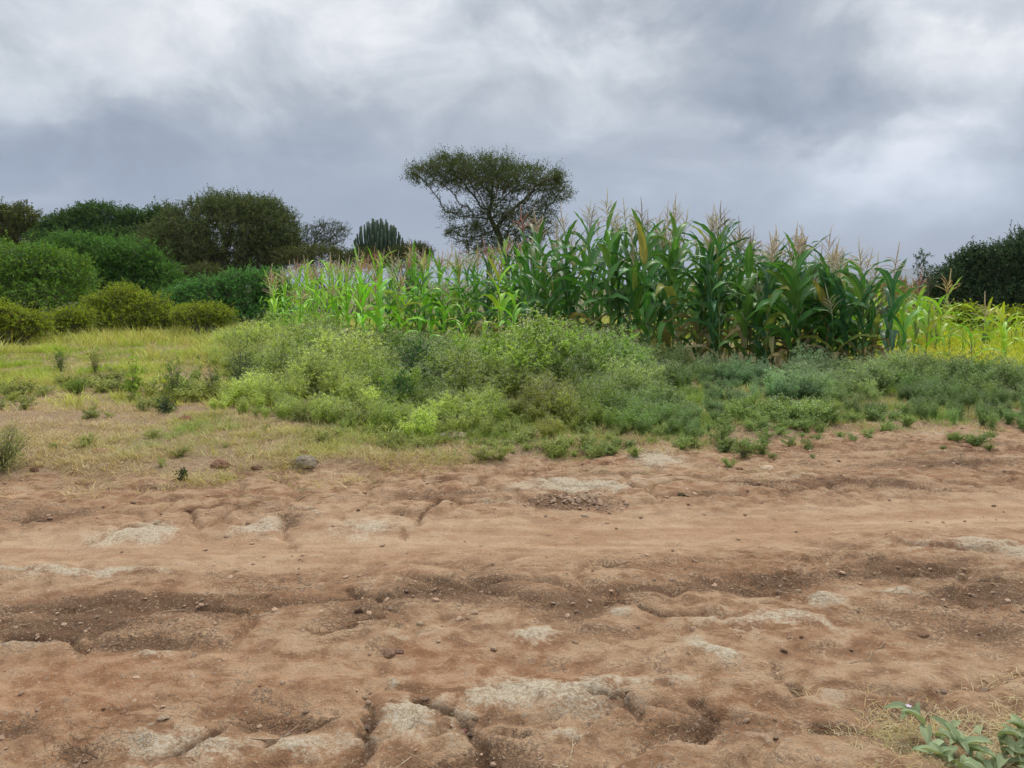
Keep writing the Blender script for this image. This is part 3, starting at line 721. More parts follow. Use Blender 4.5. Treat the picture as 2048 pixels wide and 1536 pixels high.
x, y = x[ok], y[ok]; m = len(x)
scatter('straw_bits', 'thin pale bits of dry straw lying on the dirt track', st_T, onground(x, y, .003), rots(m, .08), np.stack([R.uniform(.7, 1.6, m)] * 3, 1), mixc((.62, .50, .33), (.45, .33, .2), R.random(m)), 'straw')

# matted straw at the lower right corner
dm_T = [grass_t('mat_tuft', 60, .02, .09, .09, .0022, 1.6, 1.3) for _ in range(4)]
n = 1500; px = R.uniform(1560, 2350, n); pyy = R.uniform(1330, 1640, n)
g = np.array([gnd(a, b) for a, b in zip(px, pyy)]); x, y = g[:, 0], g[:, 1]
pb = blobs(x, y, _bl([(1830, 1480, 110, 45, 1), (2000, 1510, 180, 90, 1), (1980, 1420, 60, 20, .6), (1750, 1520, 60, 20, .5), (2150, 1460, 120, 60, .8)]))
ok = R.random(n) < pb * .55; x, y = x[ok], y[ok]; m = len(x)
scatter('matted_straw', 'matted pale dry grass under the leafy plant at the lower right', dm_T, onground(x, y), rots(m, .1), np.stack([R.uniform(.7, 1.3, m)] * 3, 1), mixc((.60, .50, .33), (.36, .33, .16), R.random(m) ** 2), 'grass')
# thin grey-green grass wisps on the track and shoulder
WISP = _bl([(1790, 1385, 50, 8, .8), (1440, 960, 90, 6, .9), (1250, 950, 90, 6, .7), (1650, 955, 60, 6, .7), (330, 1000, 110, 6, .9), (250, 1040, 60, 5, .6), (590, 990, 80, 8, .4), (100, 965, 120, 6, .4), (1900, 900, 100, 10, .5), (15, 1058, 40, 6, .8), (300, 1040, 40, 5, .8), (1500, 945, 60, 8, .8), (1350, 960, 60, 6, .5), (760, 960, 100, 6, .5), (1100, 925, 90, 8, .5)])
n = 9000; x = R.uniform(-5.5, 7, n); y = R.uniform(2.6, 8.6, n)
ok = R.random(n) < blobs(x, y, WISP) * .8; x, y = x[ok], y[ok]; m = len(x)
scatter('grass_wisps', 'thin wisps of dry grass in the cracks along the shoulder of the track', dry_T, onground(x, y, -.004), rots(m, .15), np.stack([R.uniform(.35, .7, m)] * 3, 1), mixc((.42, .36, .22), (.26, .27, .12), R.random(m)), 'grass')

# ------------------------------------------------------------------ maize
M_mleaf = leaf_mat('maize_leaf', src='obj', var=.12, trans=.30, rough=.42, spec=.32, midrib=True)
M_mleaf_i = leaf_mat('maize_leaf_far', src='inst', var=.25, trans=.28, rough=.5)
M_mstalk = solid_mat('maize_stalk', (.17, .25, .07), (.26, .30, .11), 8)
M_tassel = solid_mat('maize_tassel', (.75, .75, .75), (1, 1, 1), 30, src='obj', bump=.1)
M_tassel_i = solid_mat('maize_tassel_far', (.42, .27, .17), (.50, .36, .22), 30, bump=0)
M_husk = solid_mat('maize_husk', (.17, .24, .08), (.24, .28, .12), 15)
M_silk = solid_mat('maize_silk', (.20, .09, .05), (.32, .18, .09), 30)

def leaf_geo(th0, th1, W=.085, L=.8, wave=.014, twist=.5, seg=10, pw=1.5, across=5, seed=0):
    r = random.Random(seed); ph = r.uniform(0, 6); V, U = [], []
    p = np.array([0., 0, 0]); kink = r.uniform(.4, .75); kk = r.choice([0, 0, .9])
    for i in range(seg + 1):
        s = i / seg; th = th0 + (th1 - th0) * s ** pw + (kk * (s > kink))
        d = np.array([math.sin(th), 0, math.cos(th)]); n_ = np.array([-math.cos(th), 0, math.sin(th)])
        wd = W * min(1, .45 + 2.6 * s) * (1 - s ** 2.6) ** .8 + .002
        tw = twist * s * s; side = np.array([0, math.cos(tw), 0]) + n_ * math.sin(tw); nn = n_ * math.cos(tw) - np.array([0, math.sin(tw), 0])
        for j in range(across):
            u = j / (across - 1) * 2 - 1
            off = side * u * wd / 2 + nn * (abs(u) * wd * .28 * (1 - .6 * s)) + nn * (wave * math.sin(s * 21 + ph + (1.4 if u > 0 else 0)) * abs(u) ** 2 * min(1, s * 3))
            V.append(p + off); U.append(((u + 1) / 2, s))
        p = p + d * L / seg
    Q = [(i * across + j, i * across + j + 1, (i + 1) * across + j + 1, (i + 1) * across + j) for i in range(seg) for j in range(across - 1)]
    return np.array(V), np.array(Q), np.array(U)
LEAFP = [(.45, 1.5, .6), (.55, 2.3, .9), (.6, 2.8, -.7), (.4, 1.2, -.5), (.3, .8, .4), (.65, 3.0, 1.1), (.55, 2.5, 1.3), (.8, 2.8, -1.2), (.38, 1.9, .7), (.5, 2.7, -1.0)]
def leaf_mesh(k, W, nm, seg=10, mat=None):
    a = LEAFP[k % 10]; V, Q, U = leaf_geo(a[0], a[1], W, .8, .014, a[2], seg, seed=k)
    mb = MB(); mb.add(V, Q, U=U); return mb.mesh(nm, [mat or M_mleaf], True, True)
LEAVES = [leaf_mesh(k, .125, 'leaf') for k in range(10)]
NARROW = [leaf_mesh(k, .062, 'leaf') for k in range(10)]
UPR = [4, 3, 0, 8]

def tassel_geo(n, sp, L, seed, droop=.5, r=.0052):
    q = random.Random(seed); mb = MB()
    V, Q = prisms(np.array([[0, 0, 0.]]), np.array([[q.uniform(-.02, .02), 0, L * .55]]), .005, .004, 4); mb.add(V, Q)
    V, Q, T = tube([[0, 0, L * .5], [q.uniform(-.02, .02), .0, L * .8], [q.uniform(-.04, .04), 0, L * 1.2]], [r * 1.2, r * 1.5, r * .6], 4); mb.add(V, Q, T)
    for i in range(n):
        a = i * 2.4 + q.uniform(-.3, .3); z = L * (.10 + .45 * i / n); ln = L * q.uniform(.45, .75) * (1 - .35 * i / n)
        th = sp * q.uniform(.6, 1.25) * (1 - .35 * i / n); p = np.array([0, 0, z]); pts = [p]
        for s in range(3):
            p = p + np.array([math.cos(a) * math.sin(th), math.sin(a) * math.sin(th), math.cos(th)]) * ln / 3; pts.append(p); th += droop * .5
        V, Q, T = tube(pts, [r * .6, r, r, r * .5], 3); mb.add(V, Q, T)
    return mb
TAS = [tassel_geo(10, 1.0, .36, 1).mesh('tassel', [M_tassel]), tassel_geo(9, .85, .42, 2, .3).mesh('tassel', [M_tassel]), tassel_geo(13, 1.05, .34, 3, .2).mesh('tassel', [M_tassel]),
       tassel_geo(10, .8, .38, 4, .2).mesh('tassel', [M_tassel]), tassel_geo(14, .95, .30, 5, .15).mesh('tassel', [M_tassel])]
TAS_UMB = tassel_geo(15, 1.15, .36, 9, .75, .005).mesh('tassel', [M_tassel])
def stalk_geo(seed, h=1.0, r=.013):
    q = random.Random(seed); pts, rr = [], []
    n = 9; bx, by = q.uniform(-.02, .02), q.uniform(-.02, .02)
    for i in range(n + 1):
        s = i / n; z = s * h
        for dz, k in ((0, 1.25), (.03, 1.0)):
            if i == n and dz: continue
            pts.append((bx * s * s * 3 + .004 * math.sin(i * 2.3), by * s * s * 3, z + dz * h)); rr.append(r * (1 - .62 * s) * k)
    mb = MB(); V, Q, T = tube(pts, rr, 6); mb.add(V, Q, T); return mb, bx * 3, by * 3
STK = []
for s_ in range(5):
    mb, bx, by = stalk_geo(s_); STK.append((mb.mesh('stalk', [M_mstalk], True), bx, by))
def ear_mesh():
    mb = MB(); pts = [(0, 0, 0), (.0, 0, .03), (0, 0, .09), (0, 0, .15), (0, 0, .2), (0, 0, .23)]
    V, Q, T = tube(pts, [.012, .022, .028, .026, .016, .006], 7); mb.add(V, Q, T, m=0)
    for i in range(8):
        a = i * .8; V, Q = prisms(np.array([[0, 0, .21]]), np.array([[math.cos(a) * .022, math.sin(a) * .022, .25 - .02 * (i % 3)]]), .003, .0015, 3); mb.add(V, Q, m=1)
    return mb.mesh('ear', [M_husk, M_silk], True)
EAR = ear_mesh()
def green_of(kind):
    if kind == 'tall': c = [(.065, .19, .045), (.085, .23, .05), (.06, .17, .07), (.11, .25, .05)][rnd.randrange(4)]
    elif kind == 'bright': c = [(.30, .62, .05), (.42, .68, .06), (.25, .54, .05)][rnd.randrange(3)]
    elif kind == 'mid': c = [(.13, .36, .05), (.18, .44, .06), (.09, .26, .05)][rnd.randrange(3)]
    elif kind == 'yellow': c = [(.48, .56, .04), (.40, .52, .05), (.34, .50, .06)][rnd.randrange(3)]
    else: c = [(.26, .46, .05), (.21, .42, .07), (.36, .50, .06)][rnd.randrange(3)]
    k = rnd.uniform(.85, 1.15); return tuple(v * k for v in c)
TCOL = {'tan': (.66, .52, .34), 'pink': (.60, .30, .22), 'buff': (.70, .62, .40), 'green': (.44, .48, .18), 'grey': (.44, .37, .30), 'orange': (.72, .54, .24)}
def maize(x, y, h, label, group, kind='tall', nl=11, tcol='tan', tas=None, lean=(0, 0), narrow=False, leafscale=1.0, ear=True, z0=None):
    """one maize plant: stalk, separate leaves, tassel, ears"""
    z = H(x, y) if z0 is None else z0
    t = thing('maize_plant', label, 'maize plant', (x, y, z - .03), (lean[0], lean[1], 0), group)
    th = .60 if tas is not False else 0
    hs_ = max(.4, h - th); st, bx, by = STK[rnd.randrange(5)]
    obj('stalk', st, t, scl=(1, 1, hs_))
    phi = rnd.uniform(0, 6.28); base_c = green_of(kind); lib = NARROW if narrow else LEAVES
    for i in range(nl):
        s = .08 + .90 * (i + rnd.uniform(-.2, .2)) / nl; s = min(.96, max(.06, s))
        a = phi + (i % 2) * math.pi + rnd.gauss(0, .35)
        if s > .84: k = UPR[rnd.randrange(4)]
        elif s > .45: k = rnd.choice([0, 1, 2, 3, 6, 8, 9])
        else: k = rnd.choice([1, 2, 5, 7, 9, 6])
        sc_ = leafscale * (.75 + .45 * math.sin(math.pi * min(1, s * 1.1))) * rnd.uniform(.85, 1.12) * min(1, h / 2.1)
        c = base_c
        if s < .26 and rnd.random() < .6: c = (.36, .28, .13)
        elif rnd.random() < .07: c = (.36, .40, .10)
        c = tuple(v * rnd.uniform(.85, 1.15) for v in c)
        obj('leaf', lib[k], t, (bx * s * s, by * s * s, hs_ * s), (0, rnd.gauss(0, .12), a), (sc_, sc_ * rnd.uniform(.85, 1.15), sc_), c)
    if tas is not False:
        obj('tassel', TAS[rnd.randrange(5)] if tas is None else tas, t, (bx, by, hs_ * .985), (rnd.gauss(0, .1), rnd.gauss(0, .1), rnd.uniform(0, 6)), rnd.uniform(1.15, 1.5), TCOL[tcol])
    if ear and rnd.random() < .7:
        for q in range(rnd.choice([1, 1, 2])):
            s = .42 + .13 * q; a = rnd.uniform(0, 6.28)
            obj('ear', EAR, t, (bx * s * s, by * s * s, hs_ * s), (0, .3, a))
    return t
# joined versions for the rows one only glimpses
def maize_joined(seed, h, kindmat_leaf, mat_tas, with_tassel, nl=10, narrow=False):
    q = random.Random(seed); mb = MB(); sm, bx, by = stalk_geo(seed)
    hs_ = h - .50
    for V, Qs, Ts in zip([np.concatenate(sm.V)], [np.concatenate(sm.Q)], [np.concatenate(sm.T)]): V = V * [1, 1, hs_]; mb.add(V, Qs, Ts, m=1)
    phi = q.uniform(0, 6)
    for i in range(nl):
        s = .1 + .88 * i / nl; a = phi + (i % 2) * math.pi + q.gauss(0, .35); k = UPR[q.randrange(4)] if s > .75 else q.choice([0, 1, 2, 5, 6, 7, 9])
        lp = LEAFP[k]; V, Q, U = leaf_geo(lp[0], lp[1], .052 if narrow else .088, .8 * q.uniform(.8, 1.1), .014, lp[2], 7, across=3, seed=k)
        ca, sa = math.cos(a), math.sin(a); V = V @ np.array([[ca, sa, 0], [-sa, ca, 0], [0, 0, 1]]) + [bx * s * s, by * s * s, hs_ * s]
        mb.add(V, Q, U=U, m=0)
    if with_tassel:
        tb = tassel_geo(14, .7, .36, seed, .3, .006); V = np.concatenate(tb.V) + [bx, by, hs_]; mb.add(V, np.concatenate(tb.Q), np.concatenate(tb.T), m=2)
    return mb.mesh('foliage', [kindmat_leaf, M_mstalk] + ([mat_tas] if with_tassel else []), True, True), bx, by, hs_
JT = [maize_joined(40 + k, 2.6, M_mleaf, None, False) for k in range(5)]
JN = [maize_joined(60 + k, 2.3, M_mleaf, None, False, 9, True) for k in range(5)]
def maize_simple(x, y, h, label, group, kind, tcol, lib):
    me, bx, by, hs_ = lib[rnd.randrange(len(lib))]; k = h / (hs_ + .50)
    t = thing('maize_plant', label, 'maize plant', (x, y, H(x, y) - .03), (rnd.gauss(0, .04), rnd.gauss(0, .04), rnd.uniform(0, 6.28)), group)
    obj('foliage', me, t, scl=k, color=green_of(kind)); obj('tassel', TAS[rnd.randrange(5)], t, (bx * k, by * k, hs_ * k), (rnd.gauss(0, .1), rnd.gauss(0, .1), 0), rnd.uniform(1.05, 1.4), TCOL[tcol])

ORD = ['first', 'second', 'third', 'fourth', 'fifth', 'sixth', 'seventh', 'eighth', 'ninth', 'tenth', 'eleventh', 'twelfth', 'thirteenth', 'fourteenth', 'fifteenth', 'sixteenth', 'seventeenth', 'eighteenth', 'nineteenth', 'twentieth',
       'twenty-first', 'twenty-second', 'twenty-third', 'twenty-fourth', 'twenty-fifth', 'twenty-sixth', 'twenty-seventh', 'twenty-eighth', 'twenty-ninth', 'thirtieth', 'thirty-first', 'thirty-second', 'thirty-third', 'thirty-fourth', 'thirty-fifth', 'thirty-sixth']
TOPT = ([1060, 1100, 1160, 1240, 1300, 1345, 1385, 1425, 1465, 1500, 1560, 1610, 1650, 1700, 1745, 1790], [420, 402, 388, 380, 386, 380, 412, 384, 405, 448, 430, 448, 452, 474, 474, 488])
FRT = ([1050, 1160, 1260, 1400, 1500, 1600, 1700, 1800], [16.4, 15.6, 15.0, 13.9, 13.2, 12.7, 12.4, 12.3])
TNAME = {'tan': 'tan', 'pink': 'reddish pink', 'buff': 'buff', 'green': 'greenish', 'grey': 'greyish', 'orange': 'orange tan'}
# tall stand
tall_front = []
px = 1072
while px < 1765:
    tall_front.append(px); px += rnd.choice([9, 14, 30, 38, 46])
for i, px in enumerate(tall_front):
    Y = np.interp(px, *FRT) + rnd.uniform(-.3, .3)
    top = np.interp(px, *TOPT) + rnd.choice([-6, 4, 20, 50, 95])
    h = zat(top, Y); tcn = rnd.choice(['tan', 'tan', 'grey', 'buff', 'tan', 'buff'])
    if px < 1180 and rnd.random() < .4: tcn = 'pink'
    ln = (rnd.gauss(0, .04), rnd.gauss(0, .085))
    lw = 'leaning right' if ln[1] > .06 else 'leaning left' if ln[1] < -.06 else 'upright'
    maize(xat(px, Y), Y, h, f'{lw} maize with {TNAME[tcn]} tassel, {ORD[i]} from left along the tall front', 'tall maize plants in the stand', 'tall', 11, tcn, lean=ln, leafscale=1.08)
for row in range(1, 9):
    px = 1060 + rnd.uniform(0, 20); i = -1
    while px < 1760 - row * 14:
        Y = np.interp(px, *FRT) + row * .62 + rnd.uniform(-.2, .2)
        top = np.interp(px, *TOPT) + rnd.choice([0, 12, 30, 55, 85])
        h = zat(top, Y - row * .25) if row < 4 else zat(top + 12, Y - row * .4)
        h = min(h, 3.7)
        tcn = rnd.choice(['tan', 'tan', 'buff', 'buff', 'grey', 'orange'])
        i += 1
        if row <= 2: maize(xat(px, Y), Y, h, f'tall maize with {TNAME[tcn]} tassel, {ORD[i]} from left, {ORD[row]} inner row of tall stand', 'maize plants inside the tall stand', 'tall', 11, tcn, lean=(rnd.gauss(0, .03), rnd.gauss(0, .05)))
        else: maize_simple(xat(px, Y), Y, h, 'tall green maize plant deep in the back rows of the tall stand', 'maize plants at the back of the tall stand', 'tall', tcn, JT)
        px += rnd.uniform(26, 46) if row <= 2 else rnd.uniform(44, 70)

# left stand: narrower, brighter plants
TOPL = ([540, 580, 640, 700, 745, 790, 830, 870, 920, 980, 1030, 1060], [540, 515, 508, 505, 478, 505, 475, 505, 490, 482, 462, 450])
FRL = ([530, 600, 700, 800, 900, 1000, 1060], [21.5, 20.8, 19.6, 19.0, 18.6, 18.0, 17.0])
px = 552; i = 0
while px < 1060 and i < len(ORD):
    Y = np.interp(px, *FRL) + rnd.uniform(-.4, .4); h = zat(np.interp(px, *TOPL) + rnd.choice([6, 20, 40, 55]), Y)
    tcn = rnd.choice(['tan', 'orange', 'pink', 'buff', 'green']); kd = 'bright' if px < 760 and rnd.random() < .85 else rnd.choice(['mid', 'bright', 'tall', 'mid'])
    maize(xat(px, Y), Y, h, f'{"bright" if kd == "bright" else "mid"} green maize with {TNAME[tcn]} tassel, {ORD[i]} from left along the left stand front', 'maize plants of the left stand', kd, 10, tcn, narrow=px < 760, lean=(rnd.gauss(0, .04), rnd.gauss(0, .05)), leafscale=.95)
    px += rnd.uniform(13, 22); i += 1
for row in range(1, 6):
    px = 545 + rnd.uniform(0, 16); i = -1
    while px < 1075:
        Y = np.interp(px, *FRL) + row * .8 + rnd.uniform(-.25, .25); h = min(2.9, zat(np.interp(px, *TOPL) + rnd.choice([0, 5, 14, 30]), Y - .2 * row))
        tcn = rnd.choice(['tan', 'orange', 'pink', 'buff', 'tan']); kd = 'bright' if px < 760 else rnd.choice(['mid', 'tall', 'mid', 'bright'])
        i += 1
        maize_simple(xat(px, Y), Y, h, 'maize plant with ripe tassel in the back rows of the left stand' if row > 2 else f'maize with {TNAME[tcn]} tassel, {ORD[i]} from left, {ORD[row]} inner row of left stand', 'maize plants at the back of the left stand', kd, tcn, JN if px < 760 else JT)
        px += rnd.uniform(26, 40)
# short bright clumps in front of the left stand
for i, (px, top, Y, wh) in enumerate([(600, 590, 18.6, 'nearest the left end of the left stand'), (640, 585, 18.0, 'below the reddish tassels at the left'), (725, 560, 16.6, 'at the left of the bright clump by the left stand'), (760, 565, 16.0, 'in the middle of the bright clump by the left stand'),
                                      (800, 585, 16.2, 'at the right of the bright clump by the left stand'), (890, 600, 16.6, 'in front of the left stand beside brown stems'), (925, 610, 15.6, 'low in the weeds in front of the left stand'), (1000, 545, 15.8, 'where the left stand meets the tall stand'),
                                      (1025, 590, 14.8, 'in the weeds below the left end of the tall stand'), (975, 700, 12.0, 'small and low in the weeds left of the tall stand')]):
    maize(xat(px, Y), Y, zat(top, Y), f'short bright young maize {wh}', 'young maize plants in front of the stands', 'bright', 10, 'tan', False, leafscale=1.05, narrow=i in (0, 1, 6, 9), ear=False)
# right end: singles
def mz(px, top, Y, *a, **k): return maize(xat(px, Y), Y, zat(top, Y), *a, **k)
mz(1776, 478, 12.2, 'maize with a drooping umbrella tassel standing alone at the right end of the tall stand', 'maize plants at the right', 'tall', 9, 'tan', TAS_UMB, lean=(0, .03))
mz(1712, 478, 12.6, 'maize with a wide spread tan tassel beside the drooping umbrella tassel', 'maize plants at the right', 'tall', 11, 'tan', TAS[2], lean=(0, .04))
mz(1832, 528, 14.0, 'thin maize with a feathery pinkish tassel left of the dark bush', 'maize plants at the right', 'right', 7, 'pink', TAS[3], narrow=True)
mz(1868, 528, 14.3, 'maize leaning right with a straw yellow tassel against the dark bush', 'maize plants at the right', 'right', 7, 'orange', TAS[2], narrow=True, lean=(0, .12))
mz(1966, 582, 15.0, 'small maize with a tan star shaped tassel in front of the dark bush', 'maize plants at the right', 'right', 5, 'tan', TAS[0], narrow=True)
mz(1950, 668, 12.6, 'short broad leaved light green maize without tassel in the yellow grass', 'maize plants at the right', 'right', 6, 'tan', False, leafscale=1.5, ear=False)
mz(1855, 610, 13.4, 'light green maize without tassel below the dark bush', 'maize plants at the right', 'right', 9, 'tan', False, leafscale=1.2, ear=False)
mz(1810, 600, 13.2, 'light green maize without tassel right of the umbrella tassel plant', 'maize plants at the right', 'right', 9, 'tan', False, leafscale=1.2, ear=False)
for k in range(34):
    px = rnd.uniform(1600, 1900); Y = rnd.uniform(15, 22)
    maize(xat(px, Y), Y, rnd.uniform(1.0, 1.55), 'light green short maize plant in the sparse planting behind the right end of the stand', 'sparse light green maize behind the right end', 'right', 8, 'tan', None if rnd.random() < .3 else False, leafscale=1.25, ear=False)
for k in range(46):
    px = rnd.uniform(1850, 2130); Y = rnd.uniform(12.6, 19)
    maize(xat(px, Y), Y, rnd.uniform(.55, 1.05), 'low yellow green young maize plant on the field below the dark bush', 'young yellow green maize on the right field', 'yellow', 8, 'tan', False, leafscale=1.5, ear=False, narrow=rnd.random() < .6)
# far field, one mass
mi_T = []
for k in range(3):
    me, *_ = maize_joined(80 + k, 2.5, M_mleaf_i, M_tassel_i, True, 9); mi_T.append(templ('far_maize', me))
n = 5200; y = 40 + 75 * R.random(n); px = R.uniform(1380, 2250, n); x = (px - 1024) / F * y * 1.0
scatter('maize_field', 'far field of maize with pale pinkish brown tassels beyond the right end of the stand', mi_T, onground(x, y), rots(n, .05), np.stack([R.uniform(.85, 1.05, n)] * 3, 1), mixc((.20, .24, .07), (.34, .27, .12), R.random(n)), 'maize field')

# ------------------------------------------------------------------ trees
def colonize(A, trunk, D, di, dk, it=80, up=0.0):
    N = [np.array(p, float) for p in trunk]; par = list(range(-1, len(trunk) - 1))
    A = A.copy(); P = np.array(N)
    dd = np.linalg.norm(A[:, None] - P[None], axis=2); near = dd.argmin(1); dist = dd.min(1)
    for _ in range(it):
        if len(A) == 0: break
        m = dist < di
        if not m.any(): m = dist < dist.min() + D
        idx = near[m]; v = norm(A[m] - P[idx]); acc_ = np.zeros_like(P); np.add.at(acc_, idx, v); u = np.unique(idx)
        d = norm(norm(acc_[u]) + R.normal(0, .12, (len(u), 3)) + [0, 0, up]); new = P[u] + d * D
        k0 = len(P); P = np.vstack([P, new]); par += u.tolist()
        d2 = np.linalg.norm(A[:, None] - new[None], axis=2); j = d2.argmin(1); dm = d2.min(1)
        b = dm < dist; near = np.where(b, k0 + j, near); dist = np.where(b, dm, dist)
        k = dist > dk; A, near, dist = A[k], near[k], dist[k]
        if len(P) > 9000: break
    return P, np.array(par)
def radii(P, par, tip, e=2.3, rmax=9):
    n = len(P); r = np.zeros(n); cc = np.zeros(n, int)
    for i in range(n):
        if par[i] >= 0: cc[par[i]] += 1
    for i in range(n - 1, -1, -1):
        r[i] = tip if cc[i] == 0 else r[i] ** (1 / e)
        if par[i] >= 0: r[par[i]] += r[i] ** e
    return np.minimum(r, rmax), cc
def tree(name, label, cat, base, A, trunk, D, di, dk, tip, leafc, leafn, L, W, tw, it=80, rmax=.3, twigs=0, mats=None, group=None, up=0., thin=9, spray=.9, skip=0.0, shave=.05, extra=0):
    bz = base[2]; t = thing(name, label, cat, base, group=group); b = np.array(base)
    P, par = colonize(np.asarray(A), trunk, D, di, dk, it, up); r, cc = radii(P, par, tip, rmax=rmax)
    e = np.where(par >= 0)[0]; thick = r[e] > shave
    mb = MB(); V, Q = prisms(P[par[e[thick]]], P[e[thick]], np.minimum(r[par[e[thick]]], r[e[thick]] * 1.25), r[e[thick]], 7)
    if len(Q): mb.add(V, Q); obj('trunk', mb.mesh('trunk', [M_bark], True), t)
    mb = MB(); f = e[~thick]; V, Q = prisms(P[par[f]], P[f], np.minimum(r[par[f]], r[f] * 1.3), r[f], 4); mb.add(V, Q)
    tn = np.where(r < tip * thin)[0]; d = norm(P[tn] - P[np.maximum(par[tn], 0)])
    if twigs:
        o = np.repeat(P[tn], twigs, 0); dd = norm(np.repeat(d, twigs, 0) + R.normal(0, .8, (len(o), 3)) + [0, 0, .25]); ln = tw * R.uniform(.5, 1.4, len(o))
        V, Q = prisms(o, o + dd * ln[:, None], tip * .8, tip * .4, 3); mb.add(V, Q)
    else: o, dd, ln = P[tn], d, np.full(len(tn), tw)
    obj('branches', mb.mesh('branches', [M_twig]), t)
    if skip: k = R.random(len(o)) > skip; o, dd, ln = o[k], dd[k], ln[k]
    if extra:
        j = R.choice(len(A), extra); c0 = np.mean(A, 0) - [0, 0, 1.0]; oo = np.asarray(A)[j] + R.normal(0, .12, (extra, 3)); o = np.vstack([o, oo]); dd = np.vstack([dd, norm(norm(oo - c0) + R.normal(0, .5, (extra, 3)))]); ln = np.concatenate([ln, tw * R.uniform(.7, 1.6, extra)])
    V, T = sprays(o, dd, leafn, ln, L, W, spray); mb = MB(); mb.add(V, T=T)
    obj('crown', mb.mesh('crown', [leafc]), t)
    return t
def ell(n, cx, cy_, cz, rx, ry, rz, shell=0.0, zmin=-9):
    d = rdir(n); rr = (shell ** 3 + (1 - shell ** 3) * R.random(n)) ** (1 / 3); p = d * rr[:, None] * [rx, ry, rz] + [cx, cy_, cz]; return p[p[:, 2] > zmin]
# umbrella acacia
Yt = 42.0; bx0 = xat(1012, Yt, 480); gz = H(bx0, Yt)
def rel(px, py, Y=Yt): return np.array([xat(px, Y, py) - bx0, 0, zat(py, Y) - gz])
A = []
for (px, py, rx, rz, ry, n) in [(950, 338, 95, 26, 2.4, 620), (880, 350, 62, 24, 1.7, 260), (1050, 360, 80, 28, 2.2, 480), (985, 370, 90, 22, 2.2, 320), (1105, 385, 36, 24, 1.4, 150), (1035, 425, 75, 30, 1.7, 200), (915, 425, 36, 14, 1.0, 60), (935, 460, 45, 30, 1.2, 120), (1050, 465, 62, 26, 1.4, 130), (900, 320, 30, 14, 1, 70), (835, 350, 22, 18, .8, 50), (1000, 440, 60, 40, 1.2, 150), (980, 480, 50, 26, 1.0, 90)]:
    c = rel(px, py); s = Yt / F; A.append(ell(n, c[0], 0, c[2], rx * s, ry, rz * s))
A = np.vstack(A)
trunk = [rel(1016, 560), rel(1014, 520), rel(1008, 500), rel(1000, 475), rel(990, 455), rel(980, 435)]
trunk[0][2] = -.2
A = np.vstack([A] + [ell(n_, rel(a_, b_)[0], 0, rel(a_, b_)[2], r1 * Yt / F, .9, r2 * Yt / F) for a_, b_, r1, r2, n_ in [(985, 420, 46, 36, 150), (960, 490, 40, 30, 110), (1020, 480, 56, 34, 150), (1080, 440, 40, 34, 90)]])
MA = leaf_mat('acacia_leaf', (.10, .145, .042), var=.45, trans=.2, hue=(1.3, .95, .7, 1))
tree('acacia_tree', 'flat topped umbrella acacia with dark forked trunk behind the maize', 'tree', (bx0, Yt, gz), A, trunk, .24, 1.6, .30, .010, MA, 7, .095, .042, .36, rmax=.26, twigs=3, thin=3.2, shave=.045, extra=5600)

# big thorn bush, brown-green dome
Yb = 44.0; cx0 = xat(450, Yb, 480); gz = H(cx0, Yb); s = Yb / F
def dome(pts, Y, cx, gz):
    out = []
    for (px, py, rx, rz, ry, n) in pts:
        c = (xat(px, Y, py) - cx, zat(py, Y) - gz); out.append(ell(n, c[0], 0, c[1], rx * Y / F, ry, rz * Y / F, .35, .15))
    return np.vstack(out)
A = dome([(455, 480, 140, 85, 3.2, 2000), (350, 500, 75, 62, 2.5, 650), (540, 470, 58, 66, 2.2, 650), (480, 420, 90, 26, 2.2, 500), (400, 540, 110, 40, 2.6, 500)], Yb, cx0, gz)
MT = leaf_mat('thorn_leaf', (.125, .165, .06), var=.5, trans=.2, hue=(1.2, .9, .8, 1))
tree('thorn_bush', 'big dense brownish thorn bush with bare twig tips left of the maize', 'bush', (cx0, Yb, gz), A, [(0, 0, -.2), (0, 0, .4), (.1, 0, .9)], .30, 2.2, .36, .011, MT, 9, .11, .052, .34, rmax=.2, twigs=5, thin=4, up=.03, shave=.06, extra=9000)
# thin small thorn tree beside the euphorbia
Ys = 46.0; cx1 = xat(655, Ys, 480); gz = H(cx1, Ys)
A = dome([(652, 465, 48, 24, 1.5, 420), (640, 490, 50, 20, 1.5, 260), (610, 500, 40, 30, 1.4, 200)], Ys, cx1, gz)
MS = leaf_mat('thin_thorn_leaf', (.075, .095, .045), var=.5, trans=.2)
tree('thorn_tree', 'small open crowned thorn tree between the thorn bush and the candelabra euphorbia', 'tree', (cx1, Ys, gz), A, [(.1, 0, -.2), (.1, 0, .6), (0, 0, 1.2), (-.1, 0, 1.9)], .22, 1.5, .3, .010, MS, 6, .075, .035, .22, rmax=.12, twigs=3, thin=3, shave=.04, extra=900)

# euphorbia
Ye = 45.0; ex = xat(757, Ye, 470); gz = H(ex, Ye)
ME, b = newmat('euphorbia_skin')
nz = b.noise(b.n('ShaderNodeTexCoord').outputs['Object'], 3, 4)
p = b.n('ShaderNodeBsdfPrincipled'); b.put(p.inputs['Base Color'], b.mix(b.ss(nz, .3, .7), (.045, .085, .045, 1), (.085, .125, .070, 1))); p.inputs['Roughness'].default_value = .6
o_ = b.n('ShaderNodeOutputMaterial'); b.t.links.new(p.outputs[0], o_.inputs[0])
t = thing('candelabra_euphorbia', 'dark green candelabra euphorbia with dense upright arms', 'tree', (ex, Ye, gz))
zc = zat(505, Ye) - gz; top = zat(437, Ye) - gz; wr = 51 * Ye / F
mb = MB(); V, Q, T = tube([(0, 0, -.3), (.02, 0, zc * .4), (0, 0, zc)], [.2, .17, .16], 8); mb.add(V, Q, T); obj('trunk', mb.mesh('trunk', [M_bark], True), t)
